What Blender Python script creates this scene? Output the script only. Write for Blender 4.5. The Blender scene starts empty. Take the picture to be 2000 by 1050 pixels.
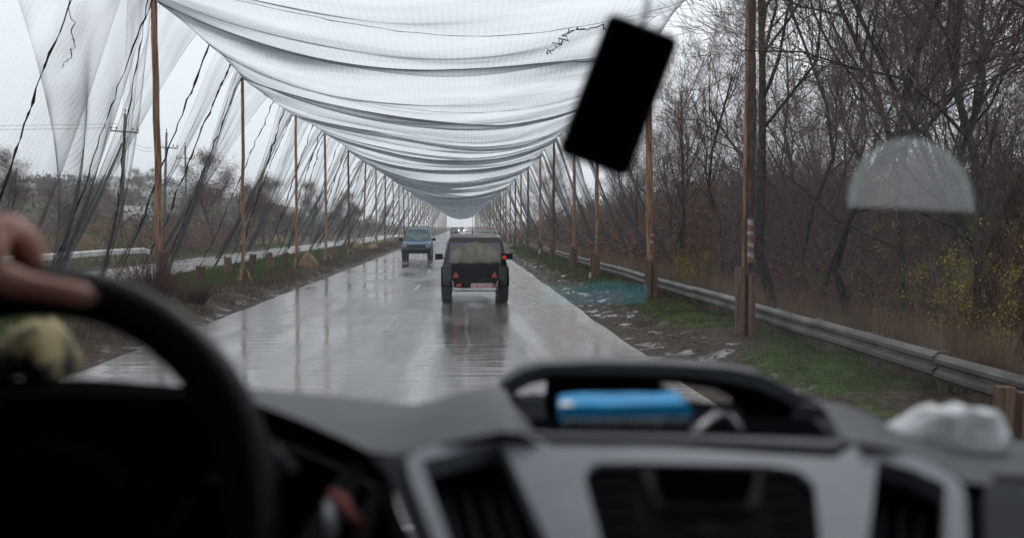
import bpy, bmesh, math, random
import numpy as np
from mathutils import Vector, Matrix, Quaternion
from mathutils.geometry import tessellate_polygon

R = math.radians
S = bpy.context.scene
COL = S.collection

# ------------------------------------------------------------------ camera
F = 1944.0                       # focal length in pixels of the 2000 px wide photo
EYE = Vector((0.0, 0.0, 2.08))
cd = bpy.data.cameras.new('camera')
cam = bpy.data.objects.new('camera', cd)
COL.objects.link(cam)
cd.sensor_width = 36.0
cd.lens = 36.0 * F / 2000.0
cd.clip_start = 0.03
cd.clip_end = 5000
cd.dof.use_dof = True
cd.dof.focus_distance = 30.0
cd.dof.aperture_fstop = 3.0
cam.location = EYE
PITCH = math.atan(85.0 / F)
YAW = math.atan(95.0 / F)
cam.rotation_euler = (R(90) - PITCH, 0, -YAW)
S.camera = cam
CR = cam.rotation_euler.to_matrix()

def U(px, py, d):
    """point seen at photo pixel (px, py) at depth d in front of the camera"""
    return EYE + CR @ Vector(((px - 1000) / F * d, -(py - 525) / F * d, -d))

def ray(px, py):
    return CR @ Vector(((px - 1000) / F, -(py - 525) / F, -1.0))

# ------------------------------------------------------------------ world, sun, exposure
w = bpy.data.worlds.new('World')
S.world = w
w.use_nodes = True
nt = w.node_tree
for n in list(nt.nodes): nt.nodes.remove(n)
sky = nt.nodes.new('ShaderNodeTexSky'); sky.sky_type = 'NISHITA'; sky.sun_disc = False
sky.sun_elevation = R(38); sky.sun_rotation = R(20); sky.air_density = 1.0; sky.dust_density = 4.0
hs = nt.nodes.new('ShaderNodeHueSaturation'); hs.inputs['Saturation'].default_value = 0.12
b1 = nt.nodes.new('ShaderNodeBackground'); b1.inputs['Strength'].default_value = 0.012
b2 = nt.nodes.new('ShaderNodeBackground')
b2.inputs['Strength'].default_value = 1.0
# even overcast layer with faint cloud mottling
tc = nt.nodes.new('ShaderNodeTexCoord'); ns = nt.nodes.new('ShaderNodeTexNoise')
ns.inputs['Scale'].default_value = 2.2; ns.inputs['Detail'].default_value = 5
mr = nt.nodes.new('ShaderNodeMapRange'); mr.inputs[1].default_value = 0.3; mr.inputs[2].default_value = 0.7
mx = nt.nodes.new('ShaderNodeMix'); mx.data_type = 'RGBA'
mx.inputs[6].default_value = (0.615, 0.655, 0.705, 1); mx.inputs[7].default_value = (0.72, 0.75, 0.79, 1)
ad = nt.nodes.new('ShaderNodeAddShader'); ow = nt.nodes.new('ShaderNodeOutputWorld')
L = nt.links.new
L(sky.outputs[0], hs.inputs['Color']); L(hs.outputs[0], b1.inputs[0])
L(tc.outputs['Generated'], ns.inputs['Vector']); L(ns.outputs['Fac'], mr.inputs[0]); L(mr.outputs[0], mx.inputs[0])
L(mx.outputs[2], b2.inputs[0]); L(b1.outputs[0], ad.inputs[0]); L(b2.outputs[0], ad.inputs[1]); L(ad.outputs[0], ow.inputs[0])
sd = bpy.data.lights.new('sun', 'SUN'); sd.energy = 0.5; sd.angle = R(25); sd.color = (1, 0.97, 0.93)
sun = bpy.data.objects.new('sun', sd); COL.objects.link(sun)
sun.rotation_euler = (R(52), 0, R(-20 + 180))
S.view_settings.view_transform = 'Standard'; S.view_settings.look = 'None'
S.view_settings.exposure = 0.53; S.view_settings.gamma = 1.0
S.cycles.transparent_max_bounces = 96
S.cycles.max_bounces = 7; S.cycles.diffuse_bounces = 3; S.cycles.glossy_bounces = 3
S.cycles.transmission_bounces = 4; S.cycles.volume_bounces = 1
S.cycles.use_denoising = True
S.cycles.sample_clamp_indirect = 4.0

# ------------------------------------------------------------------ mesh helpers
def fast_mesh(name, V, Fc, mats=(), midx=None, smooth=False, attrs=None):
    """V (n,3) array, Fc (m,k) index array or list of such arrays"""
    me = bpy.data.meshes.new(name)
    V = np.asarray(V, dtype=np.float32).reshape(-1, 3)
    if not isinstance(Fc, (list, tuple)): Fc = [Fc]
    Fc = [np.asarray(f, dtype=np.int32) for f in Fc if len(f)]
    me.vertices.add(len(V)); me.vertices.foreach_set('co', V.ravel())
    nl = sum(f.size for f in Fc); npoly = sum(len(f) for f in Fc)
    me.loops.add(nl); me.polygons.add(npoly)
    me.loops.foreach_set('vertex_index', np.concatenate([f.ravel() for f in Fc]))
    st = []; o = 0
    for f in Fc:
        k = f.shape[1]; st.append(np.arange(len(f)) * k + o); o += f.size
    me.polygons.foreach_set('loop_start', np.concatenate(st).astype(np.int32))
    if midx is not None: me.polygons.foreach_set('material_index', np.asarray(midx, dtype=np.int32))
    me.polygons.foreach_set('use_smooth', np.full(npoly, bool(smooth)))
    for m in mats: me.materials.append(m)
    if attrs:
        for k, a in attrs.items():
            at = me.attributes.new(k, 'FLOAT', 'POINT'); at.data.foreach_set('value', np.asarray(a, dtype=np.float32))
    me.update(calc_edges=True)
    return me

def link(name, me, parent=None, loc=None):
    o = bpy.data.objects.new(name, me); COL.objects.link(o)
    if parent is not None: o.parent = parent
    if loc is not None: o.location = loc
    return o

def tag(o, label=None, cat=None, group=None, kind=None):
    if label: o['label'] = label
    if cat: o['category'] = cat
    if group: o['group'] = group
    if kind: o['kind'] = kind
    return o

def empty(name, loc=(0, 0, 0), rz=0.0):
    o = bpy.data.objects.new(name, None); COL.objects.link(o)
    o.empty_display_size = 0.2
    o.location = loc; o.rotation_euler = (0, 0, rz)
    return o

def copy_tree(o, parent=None):
    c = o.copy(); COL.objects.link(c)
    if parent is not None: c.parent = parent
    for ch in [x for x in o.children]:
        copy_tree(ch, c)
    return c

class MB:
    def __init__(s): s.v = []; s.f = []; s.m = []
    def add(s, vs, fs, m=0):
        o = len(s.v); s.v += [tuple(v) for v in vs]
        for f in fs: s.f.append(tuple(i + o for i in f)); s.m.append(m)
    def box(s, c, d, rot=None, m=0):
        x, y, z = d[0] / 2, d[1] / 2, d[2] / 2
        vs = [Vector(p) for p in ((-x,-y,-z),(x,-y,-z),(x,y,-z),(-x,y,-z),(-x,-y,z),(x,-y,z),(x,y,z),(-x,y,z))]
        if rot is not None: vs = [rot @ v for v in vs]
        s.add([v + Vector(c) for v in vs], [(3,2,1,0),(4,5,6,7),(0,1,5,4),(1,2,6,5),(2,3,7,6),(3,0,4,7)], m)
    def tube(s, pts, rad, n=8, m=0, cap=True, closed=False):
        pts = [Vector(p) for p in pts]; k = len(pts)
        if not hasattr(rad, '__len__'): rad = [rad] * k
        vs = []; prev = None
        for i, p in enumerate(pts):
            if closed: t = pts[(i + 1) % k] - pts[i - 1]
            else: t = pts[min(i + 1, k - 1)] - pts[max(i - 1, 0)]
            if t.length < 1e-9: t = Vector((0, 0, 1))
            t.normalize()
            if prev is None:
                a = Vector((0, 0, 1)) if abs(t.z) < 0.9 else Vector((1, 0, 0))
                u = t.cross(a).normalized()
            else:
                u = (prev - t * prev.dot(t))
                u = u.normalized() if u.length > 1e-6 else t.orthogonal().normalized()
            prev = u; wv = t.cross(u)
            for j in range(n):
                a = 2 * math.pi * j / n
                vs.append(p + (u * math.cos(a) + wv * math.sin(a)) * rad[i])
        fs = []
        for i in range(k if closed else k - 1):
            for j in range(n):
                a = i * n + j; b = i * n + (j + 1) % n; i2 = (i + 1) % k
                fs.append((a, b, i2 * n + (j + 1) % n, i2 * n + j))
        if cap and not closed:
            fs.append(tuple(reversed(range(n)))); fs.append(tuple(range((k - 1) * n, k * n)))
        s.add(vs, fs, m)
    def loft(s, rings, m=0, cap=True, closed_ring=True):
        k = len(rings); n = len(rings[0]); vs = [p for r in rings for p in r]; fs = []
        for i in range(k - 1):
            for j in range(n if closed_ring else n - 1):
                j2 = (j + 1) % n
                fs.append((i*n + j, i*n + j2, (i+1)*n + j2, (i+1)*n + j))
        if cap and closed_ring:
            fs.append(tuple(reversed(range(n)))); fs.append(tuple(range((k-1)*n, k*n)))
        s.add(vs, fs, m)
    def cyl(s, a, b, r, n=16, m=0, r2=None): s.tube([a, b], [r, r if r2 is None else r2], n, m)
    def ext(s, outline, holes, dvec, m=0):
        """planar polygon (3D points) with holes, extruded by dvec"""
        loops = [outline] + list(holes)
        flat = [Vector(p) for lp in loops for p in lp]
        tris = tessellate_polygon([[Vector(p) for p in lp] for lp in loops])
        n = len(flat); d = Vector(dvec)
        vs = flat + [p + d for p in flat]
        fs = [tuple(t) for t in tris] + [tuple(i + n for i in reversed(t)) for t in tris]
        o = 0
        for lp in loops:
            k = len(lp)
            for i in range(k): fs.append((o + i, o + (i + 1) % k, o + (i + 1) % k + n, o + i + n))
            o += k
        s.add(vs, fs, m)
    def build(s, name, mats, parent=None, bevel=0, seg=2, smooth=False, recalc=True, sub=0, loc=None):
        me = bpy.data.meshes.new(name)
        me.from_pydata(s.v, [], s.f)
        if not isinstance(mats, (list, tuple)): mats = [mats]
        for m in mats: me.materials.append(m)
        me.polygons.foreach_set('material_index', s.m)
        if recalc:
            bm = bmesh.new(); bm.from_mesh(me)
            bmesh.ops.recalc_face_normals(bm, faces=bm.faces[:]); bm.to_mesh(me); bm.free()
        me.polygons.foreach_set('use_smooth', [bool(smooth)] * len(me.polygons))
        me.update()
        o = link(name, me, parent, loc)
        if bevel:
            b = o.modifiers.new('bevel', 'BEVEL'); b.width = bevel; b.segments = seg; b.limit_method = 'ANGLE'; b.angle_limit = R(35)
        if sub:
            b = o.modifiers.new('sub', 'SUBSURF'); b.levels = sub; b.render_levels = sub
        return o

# ------------------------------------------------------------------ materials
def new_mat(name):
    m = bpy.data.materials.new(name); m.use_nodes = True
    t = m.node_tree
    for n in list(t.nodes): t.nodes.remove(n)
    out = t.nodes.new('ShaderNodeOutputMaterial')
    return m, t, out

def pbr(name, col, rough=0.6, metal=0.0, col2=None, scale=8.0, stretch=(1, 1, 1), bump=0.0, rough2=None, spec=0.5, detail=4, coat=0, obj=True, lo=0.35, hi=0.65, bscale=None):
    m, t, out = new_mat(name)
    p = t.nodes.new('ShaderNodeBsdfPrincipled'); L = t.links.new
    L(p.outputs[0], out.inputs[0])
    p.inputs['Base Color'].default_value = (*col, 1); p.inputs['Roughness'].default_value = rough
    p.inputs['Metallic'].default_value = metal; p.inputs['Specular IOR Level'].default_value = spec
    p.inputs['Coat Weight'].default_value = coat
    if col2 is None: col2 = tuple(c * 0.75 for c in col)
    tc = t.nodes.new('ShaderNodeTexCoord'); mp = t.nodes.new('ShaderNodeMapping')
    mp.inputs['Scale'].default_value = stretch
    L(tc.outputs['Object'], mp.inputs[0])
    n = t.nodes.new('ShaderNodeTexNoise'); n.inputs['Scale'].default_value = scale; n.inputs['Detail'].default_value = detail
    L(mp.outputs[0], n.inputs['Vector'])
    mr = t.nodes.new('ShaderNodeMapRange'); mr.inputs[1].default_value = lo; mr.inputs[2].default_value = hi
    L(n.outputs['Fac'], mr.inputs[0])
    mx = t.nodes.new('ShaderNodeMix'); mx.data_type = 'RGBA'
    mx.inputs[6].default_value = (*col, 1); mx.inputs[7].default_value = (*col2, 1)
    L(mr.outputs[0], mx.inputs[0]); L(mx.outputs[2], p.inputs['Base Color'])
    if rough2 is not None:
        m2 = t.nodes.new('ShaderNodeMapRange'); m2.inputs[1].default_value = lo; m2.inputs[2].default_value = hi
        m2.inputs[3].default_value = rough; m2.inputs[4].default_value = rough2
        L(n.outputs['Fac'], m2.inputs[0]); L(m2.outputs[0], p.inputs['Roughness'])
    if bump:
        n2 = t.nodes.new('ShaderNodeTexNoise'); n2.inputs['Scale'].default_value = bscale or scale * 3; n2.inputs['Detail'].default_value = 4
        L(mp.outputs[0], n2.inputs['Vector'])
        b = t.nodes.new('ShaderNodeBump'); b.inputs['Strength'].default_value = bump; b.inputs['Distance'].default_value = 0.05
        L(n2.outputs['Fac'], b.inputs['Height']); L(b.outputs[0], p.inputs['Normal'])
    return m

def emit(name, col, st):
    m, t, out = new_mat(name)
    e = t.nodes.new('ShaderNodeEmission'); e.inputs[0].default_value = (*col, 1); e.inputs[1].default_value = st
    t.links.new(e.outputs[0], out.inputs[0]); return m

def math_node(t, op, a, b=None, clamp=False):
    n = t.nodes.new('ShaderNodeMath'); n.operation = op; n.use_clamp = clamp
    for i, v in enumerate((a, b)):
        if v is None: continue
        if isinstance(v, (int, float)): n.inputs[i].default_value = v
        else: t.links.new(v, n.inputs[i])
    return n.outputs[0]

def net_mat(name, cover, stripe=7.0, axis=0, amp=0.5, nstretch=(0.25, 1.2, 1), tcol=(.12, .135, .155)):
    """knitted shade net: black threads cover a small share of the cloth, so a beam crossing it
    at a slant meets more thread: opacity = 1-(1-cover)^(1/cos)."""
    m, t, out = new_mat(name); L = t.links.new
    g = t.nodes.new('ShaderNodeNewGeometry')
    d = t.nodes.new('ShaderNodeVectorMath'); d.operation = 'DOT_PRODUCT'
    L(g.outputs['Incoming'], d.inputs[0]); L(g.outputs['Normal'], d.inputs[1])
    c = math_node(t, 'MAXIMUM', math_node(t, 'ABSOLUTE', d.outputs['Value']), 0.045)
    inv = math_node(t, 'DIVIDE', 1.0, c)
    at = t.nodes.new('ShaderNodeAttribute'); at.attribute_name = 'dens'
    tc = t.nodes.new('ShaderNodeTexCoord')
    sx = t.nodes.new('ShaderNodeSeparateXYZ'); L(tc.outputs['Object'], sx.inputs[0])
    sn = math_node(t, 'SINE', math_node(t, 'MULTIPLY', sx.outputs[axis], 2 * math.pi * stripe))
    st = math_node(t, 'ADD', math_node(t, 'MULTIPLY', sn, amp), 1.0)
    mp = t.nodes.new('ShaderNodeMapping'); mp.inputs['Scale'].default_value = nstretch; L(tc.outputs['Object'], mp.inputs[0])
    n = t.nodes.new('ShaderNodeTexNoise'); n.inputs['Scale'].default_value = 0.9; n.inputs['Detail'].default_value = 3; L(mp.outputs[0], n.inputs['Vector'])
    mr = t.nodes.new('ShaderNodeMapRange'); mr.inputs[1].default_value = 0.3; mr.inputs[2].default_value = 0.72; mr.inputs[3].default_value = 0.45; mr.inputs[4].default_value = 1.7
    L(n.outputs['Fac'], mr.inputs[0])
    cv = math_node(t, 'MULTIPLY', math_node(t, 'MULTIPLY', at.outputs['Fac'], cover), math_node(t, 'MULTIPLY', st, mr.outputs[0]))
    cv = math_node(t, 'MINIMUM', cv, 0.92)
    tr = math_node(t, 'POWER', math_node(t, 'SUBTRACT', 1.0, cv), inv)
    fac = math_node(t, 'SUBTRACT', 1.0, tr, True)
    tb = t.nodes.new('ShaderNodeBsdfTransparent')
    df = t.nodes.new('ShaderNodeBsdfDiffuse'); df.inputs[0].default_value = (0.028, 0.031, 0.034, 1)
    tl = t.nodes.new('ShaderNodeBsdfTranslucent'); tl.inputs[0].default_value = (*tcol, 1)
    ad = t.nodes.new('ShaderNodeAddShader'); L(df.outputs[0], ad.inputs[0]); L(tl.outputs[0], ad.inputs[1])
    mx = t.nodes.new('ShaderNodeMixShader'); L(fac, mx.inputs[0]); L(tb.outputs[0], mx.inputs[1]); L(ad.outputs[0], mx.inputs[2])
    L(mx.outputs[0], out.inputs[0])
    return m

M = {}
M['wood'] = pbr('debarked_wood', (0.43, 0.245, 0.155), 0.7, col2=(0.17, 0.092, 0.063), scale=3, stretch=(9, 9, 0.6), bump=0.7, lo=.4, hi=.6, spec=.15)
M['wood_dark'] = pbr('barked_wood', (0.155, 0.095, 0.075), 0.8, col2=(0.06, 0.04, 0.034), scale=5, stretch=(6, 6, 1.0), bump=0.9, lo=.4, hi=.6, spec=.15)
M['timber'] = pbr('sawn_timber', (0.19, 0.12, 0.085), 0.75, col2=(0.09, 0.055, 0.04), scale=4, stretch=(6, 6, 0.4), bump=0.4, spec=.15)
M['bark'] = pbr('grey_bark', (0.075, 0.060, 0.049), 0.9, col2=(0.026, 0.022, 0.019), scale=6, stretch=(3, 3, 0.7), bump=0.8, spec=.12)
M['twig'] = pbr('brown_twig', (0.17, 0.118, 0.094), 0.9, col2=(0.075, 0.053, 0.043), scale=3, spec=.12)
M['deadleaf'] = pbr('dead_leaf', (0.20, 0.095, 0.072), 0.9, col2=(0.09, 0.047, 0.038), scale=4, spec=.12)
M['tanleaf'] = pbr('rust_leaf', (0.15, 0.075, 0.035), 0.85, col2=(0.07, 0.042, 0.026), scale=2, spec=.12)
M['yellowleaf'] = pbr('yellow_leaf', (0.36, 0.29, 0.04), 0.8, col2=(0.17, 0.17, 0.03), scale=4, spec=.12)
M['grass'] = pbr('green_grass', (0.08, 0.125, 0.032), 0.85, col2=(0.045, 0.06, 0.022), scale=1.4, lo=.4, hi=.6, spec=.12)
M['drygrass'] = pbr('dry_grass', (0.27, 0.19, 0.13), 0.9, col2=(0.10, 0.072, 0.052), scale=1.1, spec=.12)
M['steel'] = pbr('galvanised_steel', (0.15, 0.145, 0.13), 0.55, 0.3, col2=(0.06, 0.055, 0.05), scale=2.2, stretch=(1, .6, 2), rough2=.6, lo=.35, hi=.7, spec=.3)
M['concrete'] = pbr('weathered_concrete', (0.16, 0.15, 0.14), 0.85, col2=(0.1, 0.095, 0.09), scale=3, bump=.3, spec=.15)
M['stone'] = pbr('sandy_stone', (0.30, 0.19, 0.10), 0.85, col2=(0.17, 0.115, 0.07), scale=6, bump=.6, spec=.15)
M['rope'] = pbr('black_rope', (0.02, 0.021, 0.023), 0.8, col2=(0.01, 0.01, 0.012), scale=30, spec=.15)
M['net'] = net_mat('overhead_shade_net', 0.060, 7.5, 0, 0.09)
M['sidenet'] = net_mat('side_shade_net', 0.075, 6.0, 1, 0.15, (1, 1, 0.3), (.035, .037, .04))
M['weeds'] = pbr('dark_weeds', (0.15, 0.11, 0.075), 0.9, col2=(0.06, 0.05, 0.032), scale=1.3, spec=.12)
M['black'] = pbr('black_plastic', (0.005, 0.005, 0.006), 0.6, col2=(0.004, 0.004, 0.005), scale=40, spec=0)
M['rubber'] = pbr('tyre_rubber', (0.02, 0.02, 0.02), 0.8, col2=(0.035, 0.033, 0.03), scale=10)
M['glass_dark'] = pbr('dark_car_glass', (0.03, 0.035, 0.04), 0.08, col2=(0.05, 0.055, 0.06), scale=3, spec=.8)
M['chrome'] = pbr('dull_silver', (0.45, 0.45, 0.46), 0.3, 0.7, col2=(0.3, 0.3, 0.3), scale=6)

# ------------------------------------------------------------------ ground, roads
def wob(x, y, f, seed, n=7):
    rg = np.random.RandomState(seed); o = np.zeros_like(np.asarray(x, dtype=float) + np.asarray(y, dtype=float))
    for i in range(n):
        a = rg.uniform(0, math.pi); k = f * rg.uniform(0.6, 1.7); p = rg.uniform(0, 6.28)
        o = o + np.sin((x * math.cos(a) + y * math.sin(a)) * k * 2 * math.pi + p)
    return o / n * 1.6

def sst(a, b, x):
    t = np.clip((x - a) / (b - a), 0, 1); return t * t * (3 - 2 * t)

ROAD_L, ROAD_R = -5.45, 2.9
SIDE_L, SIDE_R = -17.6, -12.6
def hgt(x, y):
    x = np.asarray(x, dtype=float); y = np.asarray(y, dtype=float)
    z = np.full(np.broadcast(x, y).shape, -0.035)
    rough = wob(x, y, 0.5, 3) * 0.045 + wob(x, y, 1.9, 4) * 0.02
    # right verge: muddy ruts, low grass bank, then the wooded strip
    r = sst(ROAD_R + .05, ROAD_R + .7, x)
    z = z + r * (rough * (1.3 - 0.4 * sst(5, 6, x)) + 0.03) + 0.14 * sst(3.7, 4.6, x) - 0.25 * sst(5.8, 8, x) + 0.5 * sst(9, 20, x)
    # left verge: bank, grass strip, side road, field
    l = sst(-ROAD_L + .1, -ROAD_L + .9, -x)
    z = z + l * (rough * 0.9 + 0.04) + 0.17 * sst(5.7, 6.6, -x) - 0.22 * sst(7.8, 9.5, -x)
    inside = sst(-SIDE_R - .6, -SIDE_R, -x) * (1 - sst(-SIDE_L, -SIDE_L + .8, -x))
    z = z * (1 - inside) + inside * (-0.12)
    for (cx, cy, h_, s_) in ((-24.9, 72, 2.45, 1.9), (-22.9, 60, 1.75, 1.6), (-27.5, 66, 1.2, 2.2), (-33, 70, 1.5, 3)):
        z = z + h_ * np.exp(-((x - cx) ** 2 + (y - cy) ** 2 * .6) / (2 * s_ * s_))
    far = sst(22, 90, -x - 0.05 * y) * sst(90, 340, y)
    z = z + far * (14.5 + 1.6 * wob(x, y, 0.004, 9)) + sst(200, 900, y) * sst(20, 60, x) * 6
    return z

xs = np.unique(np.round(np.concatenate([
    np.linspace(-880, -120, 20), np.linspace(-120, -30, 31), np.linspace(-30, -12, 37), np.linspace(-12, ROAD_L - .3, 48),
    [ROAD_L - .05, ROAD_L + .1, 0, ROAD_R - .1, ROAD_R + .05], np.linspace(ROAD_R + .15, 6.5, 46), np.linspace(6.8, 24, 36), np.linspace(26, 120, 24), np.linspace(150, 880, 14)]), 3))
ys = np.unique(np.round(np.concatenate([np.linspace(-50, 2, 12), np.arange(3, 42, .16), np.arange(42, 80, .5), np.arange(80, 200, 2.), np.linspace(205, 1400, 60)]), 3))
gx, gy = np.meshgrid(xs, ys)
gz = hgt(gx, gy)
V = np.stack([gx, gy, gz], -1).reshape(-1, 3)
nx_, ny_ = len(xs), len(ys)
ii = (np.arange(ny_ - 1)[:, None] * nx_ + np.arange(nx_ - 1)[None, :]).ravel()
Fq = np.stack([ii, ii + 1, ii + 1 + nx_, ii + nx_], 1)
X_, Y_ = V[:, 0], V[:, 1]
nz = wob(X_, Y_, .16, 21)
green = sst(3.8, 4.4, X_ + .25 * nz) * (1 - sst(5.6, 6.3, X_)) * sst(-.8, .1, nz + .35)
green = np.maximum(green, sst(7.6, 8.3, -X_ + .2 * nz) * (1 - sst(12.2, 12.8, -X_)) * .9)
green = np.maximum(green, sst(17.8, 19, -X_) * (.35 + .35 * sst(-.5, .5, wob(X_, Y_, .05, 5))))
tan = .8 * sst(6.0, 6.6, X_) * (1 - sst(9, 13, X_))
for (cx, cy, s_) in ((-24.9, 72, 2.2), (-22.9, 60, 1.9), (-27.5, 66, 2.6), (-33, 70, 3.5)):
    tan = np.maximum(tan, np.exp(-((X_ - cx) ** 2 + (Y_ - cy) ** 2 * .6) / (2 * s_ * s_)))
wet = (sst(ROAD_R, ROAD_R + .2, X_) * (1 - sst(4.0, 4.5, X_ + .3 * wob(X_, Y_, .25, 77))))
wet = np.maximum(wet, sst(5.4, 5.5, -X_) * (1 - sst(5.8, 6.3, -X_)) * .6)

def ground_mat():
    m, t, out = new_mat('verge_ground'); L = t.links.new
    p = t.nodes.new('ShaderNodeBsdfPrincipled'); L(p.outputs[0], out.inputs[0])
    geo = t.nodes.new('ShaderNodeTexCoord')
    def noise(sc, det=5):
        n = t.nodes.new('ShaderNodeTexNoise'); n.inputs['Scale'].default_value = sc; n.inputs['Detail'].default_value = det; L(geo.outputs['Object'], n.inputs['Vector']); return n.outputs['Fac']
    def attr(k):
        a = t.nodes.new('ShaderNodeAttribute'); a.attribute_name = k; return a.outputs['Fac']
    def mixc(f, a, b):
        x = t.nodes.new('ShaderNodeMix'); x.data_type = 'RGBA'; L(f, x.inputs[0])
        for i, c in ((6, a), (7, b)):
            if isinstance(c, tuple): x.inputs[i].default_value = (*c, 1)
            else: L(c, x.inputs[i])
        return x.outputs[2]
    def mrange(v, a, b, c=0., d=1.):
        x = t.nodes.new('ShaderNodeMapRange'); x.inputs[1].default_value = a; x.inputs[2].default_value = b; x.inputs[3].default_value = c; x.inputs[4].default_value = d; L(v, x.inputs[0]); return x.outputs[0]
    n1, n2, n3 = noise(1.7), noise(9, 7), noise(.35)
    soil = mixc(mrange(n2, .35, .65), (0.034, 0.025, 0.019), (0.088, 0.064, 0.048))
    grs = mixc(mrange(n2, .35, .65), (0.035, 0.055, 0.015), (0.08, 0.125, 0.03))
    tn = mixc(mrange(n2, .35, .65), (0.065, 0.042, 0.028), (0.15, 0.092, 0.056))
    c = mixc(mrange(math_node(t, 'ADD', attr('green'), math_node(t, 'MULTIPLY', math_node(t, 'SUBTRACT', n1, .5), 1.6)), .35, .75), soil, grs)
    c = mixc(mrange(math_node(t, 'ADD', attr('tan'), math_node(t, 'MULTIPLY', math_node(t, 'SUBTRACT', n1, .5), 1.2)), .35, .75), c, tn)
    pud = math_node(t, 'MULTIPLY', mrange(n1, .545, .6), attr('wet'))
    L(mixc(pud, c, (0.05, 0.043, 0.036)), p.inputs['Base Color'])
    L(mrange(pud, 0, 1, .8, .1), p.inputs['Roughness']); L(mrange(pud, 0, 1, .08, .5), p.inputs['Specular IOR Level'])
    b = t.nodes.new('ShaderNodeBump'); b.inputs['Distance'].default_value = .08
    L(n2, b.inputs['Height']); L(mrange(pud, 0, 1, .9, .04), b.inputs['Strength']); L(b.outputs[0], p.inputs['Normal'])
    return m
tag(link('ground', fast_mesh('ground', V, Fq, [ground_mat()], smooth=True, attrs={'green': green, 'tan': tan, 'wet': wet})), kind='structure')

def road_mat(name, main=True):
    m, t, out = new_mat(name); L = t.links.new
    p = t.nodes.new('ShaderNodeBsdfPrincipled'); L(p.outputs[0], out.inputs[0])
    p.inputs['IOR'].default_value = 1.5
    tc = t.nodes.new('ShaderNodeTexCoord'); sx = t.nodes.new('ShaderNodeSeparateXYZ'); L(tc.outputs['Object'], sx.inputs[0])
    def noise(sc, st=(1, 1, 1), det=5, w=None):
        mp = t.nodes.new('ShaderNodeMapping'); mp.inputs['Scale'].default_value = st; L(tc.outputs['Object'], mp.inputs[0])
        n = t.nodes.new('ShaderNodeTexNoise'); n.inputs['Scale'].default_value = sc; n.inputs['Detail'].default_value = det; L(mp.outputs[0], n.inputs['Vector']); return n.outputs['Fac']
    def mrange(v, a, b, c=0., d=1.):
        x = t.nodes.new('ShaderNodeMapRange'); x.inputs[1].default_value = a; x.inputs[2].default_value = b; x.inputs[3].default_value = c; x.inputs[4].default_value = d; L(v, x.inputs[0]); return x.outputs[0]
    def mixc(f, a, b):
        x = t.nodes.new('ShaderNodeMix'); x.data_type = 'RGBA'; L(f, x.inputs[0])
        for i, c in ((6, a), (7, b)):
            if isinstance(c, tuple): x.inputs[i].default_value = (*c, 1)
            else: L(c, x.inputs[i])
        return x.outputs[2]
    wander = math_node(t, 'MULTIPLY', math_node(t, 'SUBTRACT', noise(.12), .5), .5)
    xx = math_node(t, 'ADD', sx.outputs[0], wander)
    def band(c, w_):   # 1 inside a strip centred on x=c
        return mrange(math_node(t, 'ABSOLUTE', math_node(t, 'SUBTRACT', xx, c)), w_ * .35, w_, 1, 0)
    streak = noise(1.0, (2.6, .22, 1), 6); blot = noise(.55, (1, .35, 1), 5); fine = noise(60, (1, .6, 1), 3); cross = noise(1.4, (.35, 2.6, 1), 5)
    c = mixc(mrange(streak, .38, .62), (0.030, 0.026, 0.023), (0.120, 0.104, 0.093))
    mud = math_node(t, 'MULTIPLY', mrange(xx, .9, 1.9), mrange(noise(.8, (1.4, .3, 1), 6), .3, .6))
    if main:
        c = mixc(mud, c, (0.115, 0.078, 0.056))
        mud2 = math_node(t, 'MULTIPLY', band(-1.2, 2.6), mrange(blot, .5, .7))
        c = mixc(math_node(t, 'MULTIPLY', mud2, .5), c, (0.09, 0.066, 0.052))
        # packed pale wheel tracks and a thin pale seam between the lanes
        tr = math_node(t, 'MULTIPLY', math_node(t, 'ADD', band(1.18, .26), band(-.62, .3)), mrange(streak, .3, .55))
        c = mixc(math_node(t, 'MULTIPLY', tr, .8, True), c, (0.30, 0.295, 0.295))
        c = mixc(math_node(t, 'MULTIPLY', band(.06, .045), .45), c, (0.3, 0.3, 0.3))
        c = mixc(math_node(t, 'MULTIPLY', mrange(xx, 2.4, 2.85), .6), c, (0.25, 0.235, 0.22))
    c = mixc(mrange(fine, .6, .7), c, (0.17, 0.16, 0.15))
    crk = t.nodes.new('ShaderNodeTexVoronoi'); crk.feature = 'DISTANCE_TO_EDGE'; crk.inputs['Scale'].default_value = .9
    mpc = t.nodes.new('ShaderNodeMapping'); mpc.inputs['Scale'].default_value = (1, .45, 1); wn_ = t.nodes.new('ShaderNodeVectorMath'); wn_.operation = 'ADD'; nz_ = t.nodes.new('ShaderNodeTexNoise'); nz_.inputs['Scale'].default_value = 3; L(tc.outputs['Object'], nz_.inputs['Vector'])
    L(tc.outputs['Object'], wn_.inputs[0]); L(nz_.outputs['Color'], wn_.inputs[1]); L(wn_.outputs[0], mpc.inputs[0]); L(mpc.outputs[0], crk.inputs['Vector'])
    cf = math_node(t, 'MULTIPLY', mrange(crk.outputs['Distance'], .004, .016, 1, 0), mrange(noise(.5), .5, .58))
    c = mixc(math_node(t, 'MULTIPLY', cf, .8), c, (0.012, 0.011, 0.011))
    c = mixc(math_node(t, 'MULTIPLY', mrange(noise(5, (1, .7, 1), 8), .63, .68), .7), c, (0.02, 0.018, 0.017))
    L(c, p.inputs['Base Color'])
    wetn = math_node(t, 'ADD', mrange(blot, .36, .62), math_node(t, 'MULTIPLY', math_node(t, 'SUBTRACT', streak, .5), 1.2), True)
    ro = mrange(wetn, 0, 1, .27 if main else .38, .06 if main else .16)
    if main:
        ro = math_node(t, 'ADD', ro, math_node(t, 'MULTIPLY', mud, .2))
    L(ro, p.inputs['Roughness'])
    if main: L(mrange(mud, 0, 1, .5, .3), p.inputs['Specular IOR Level'])
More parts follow.
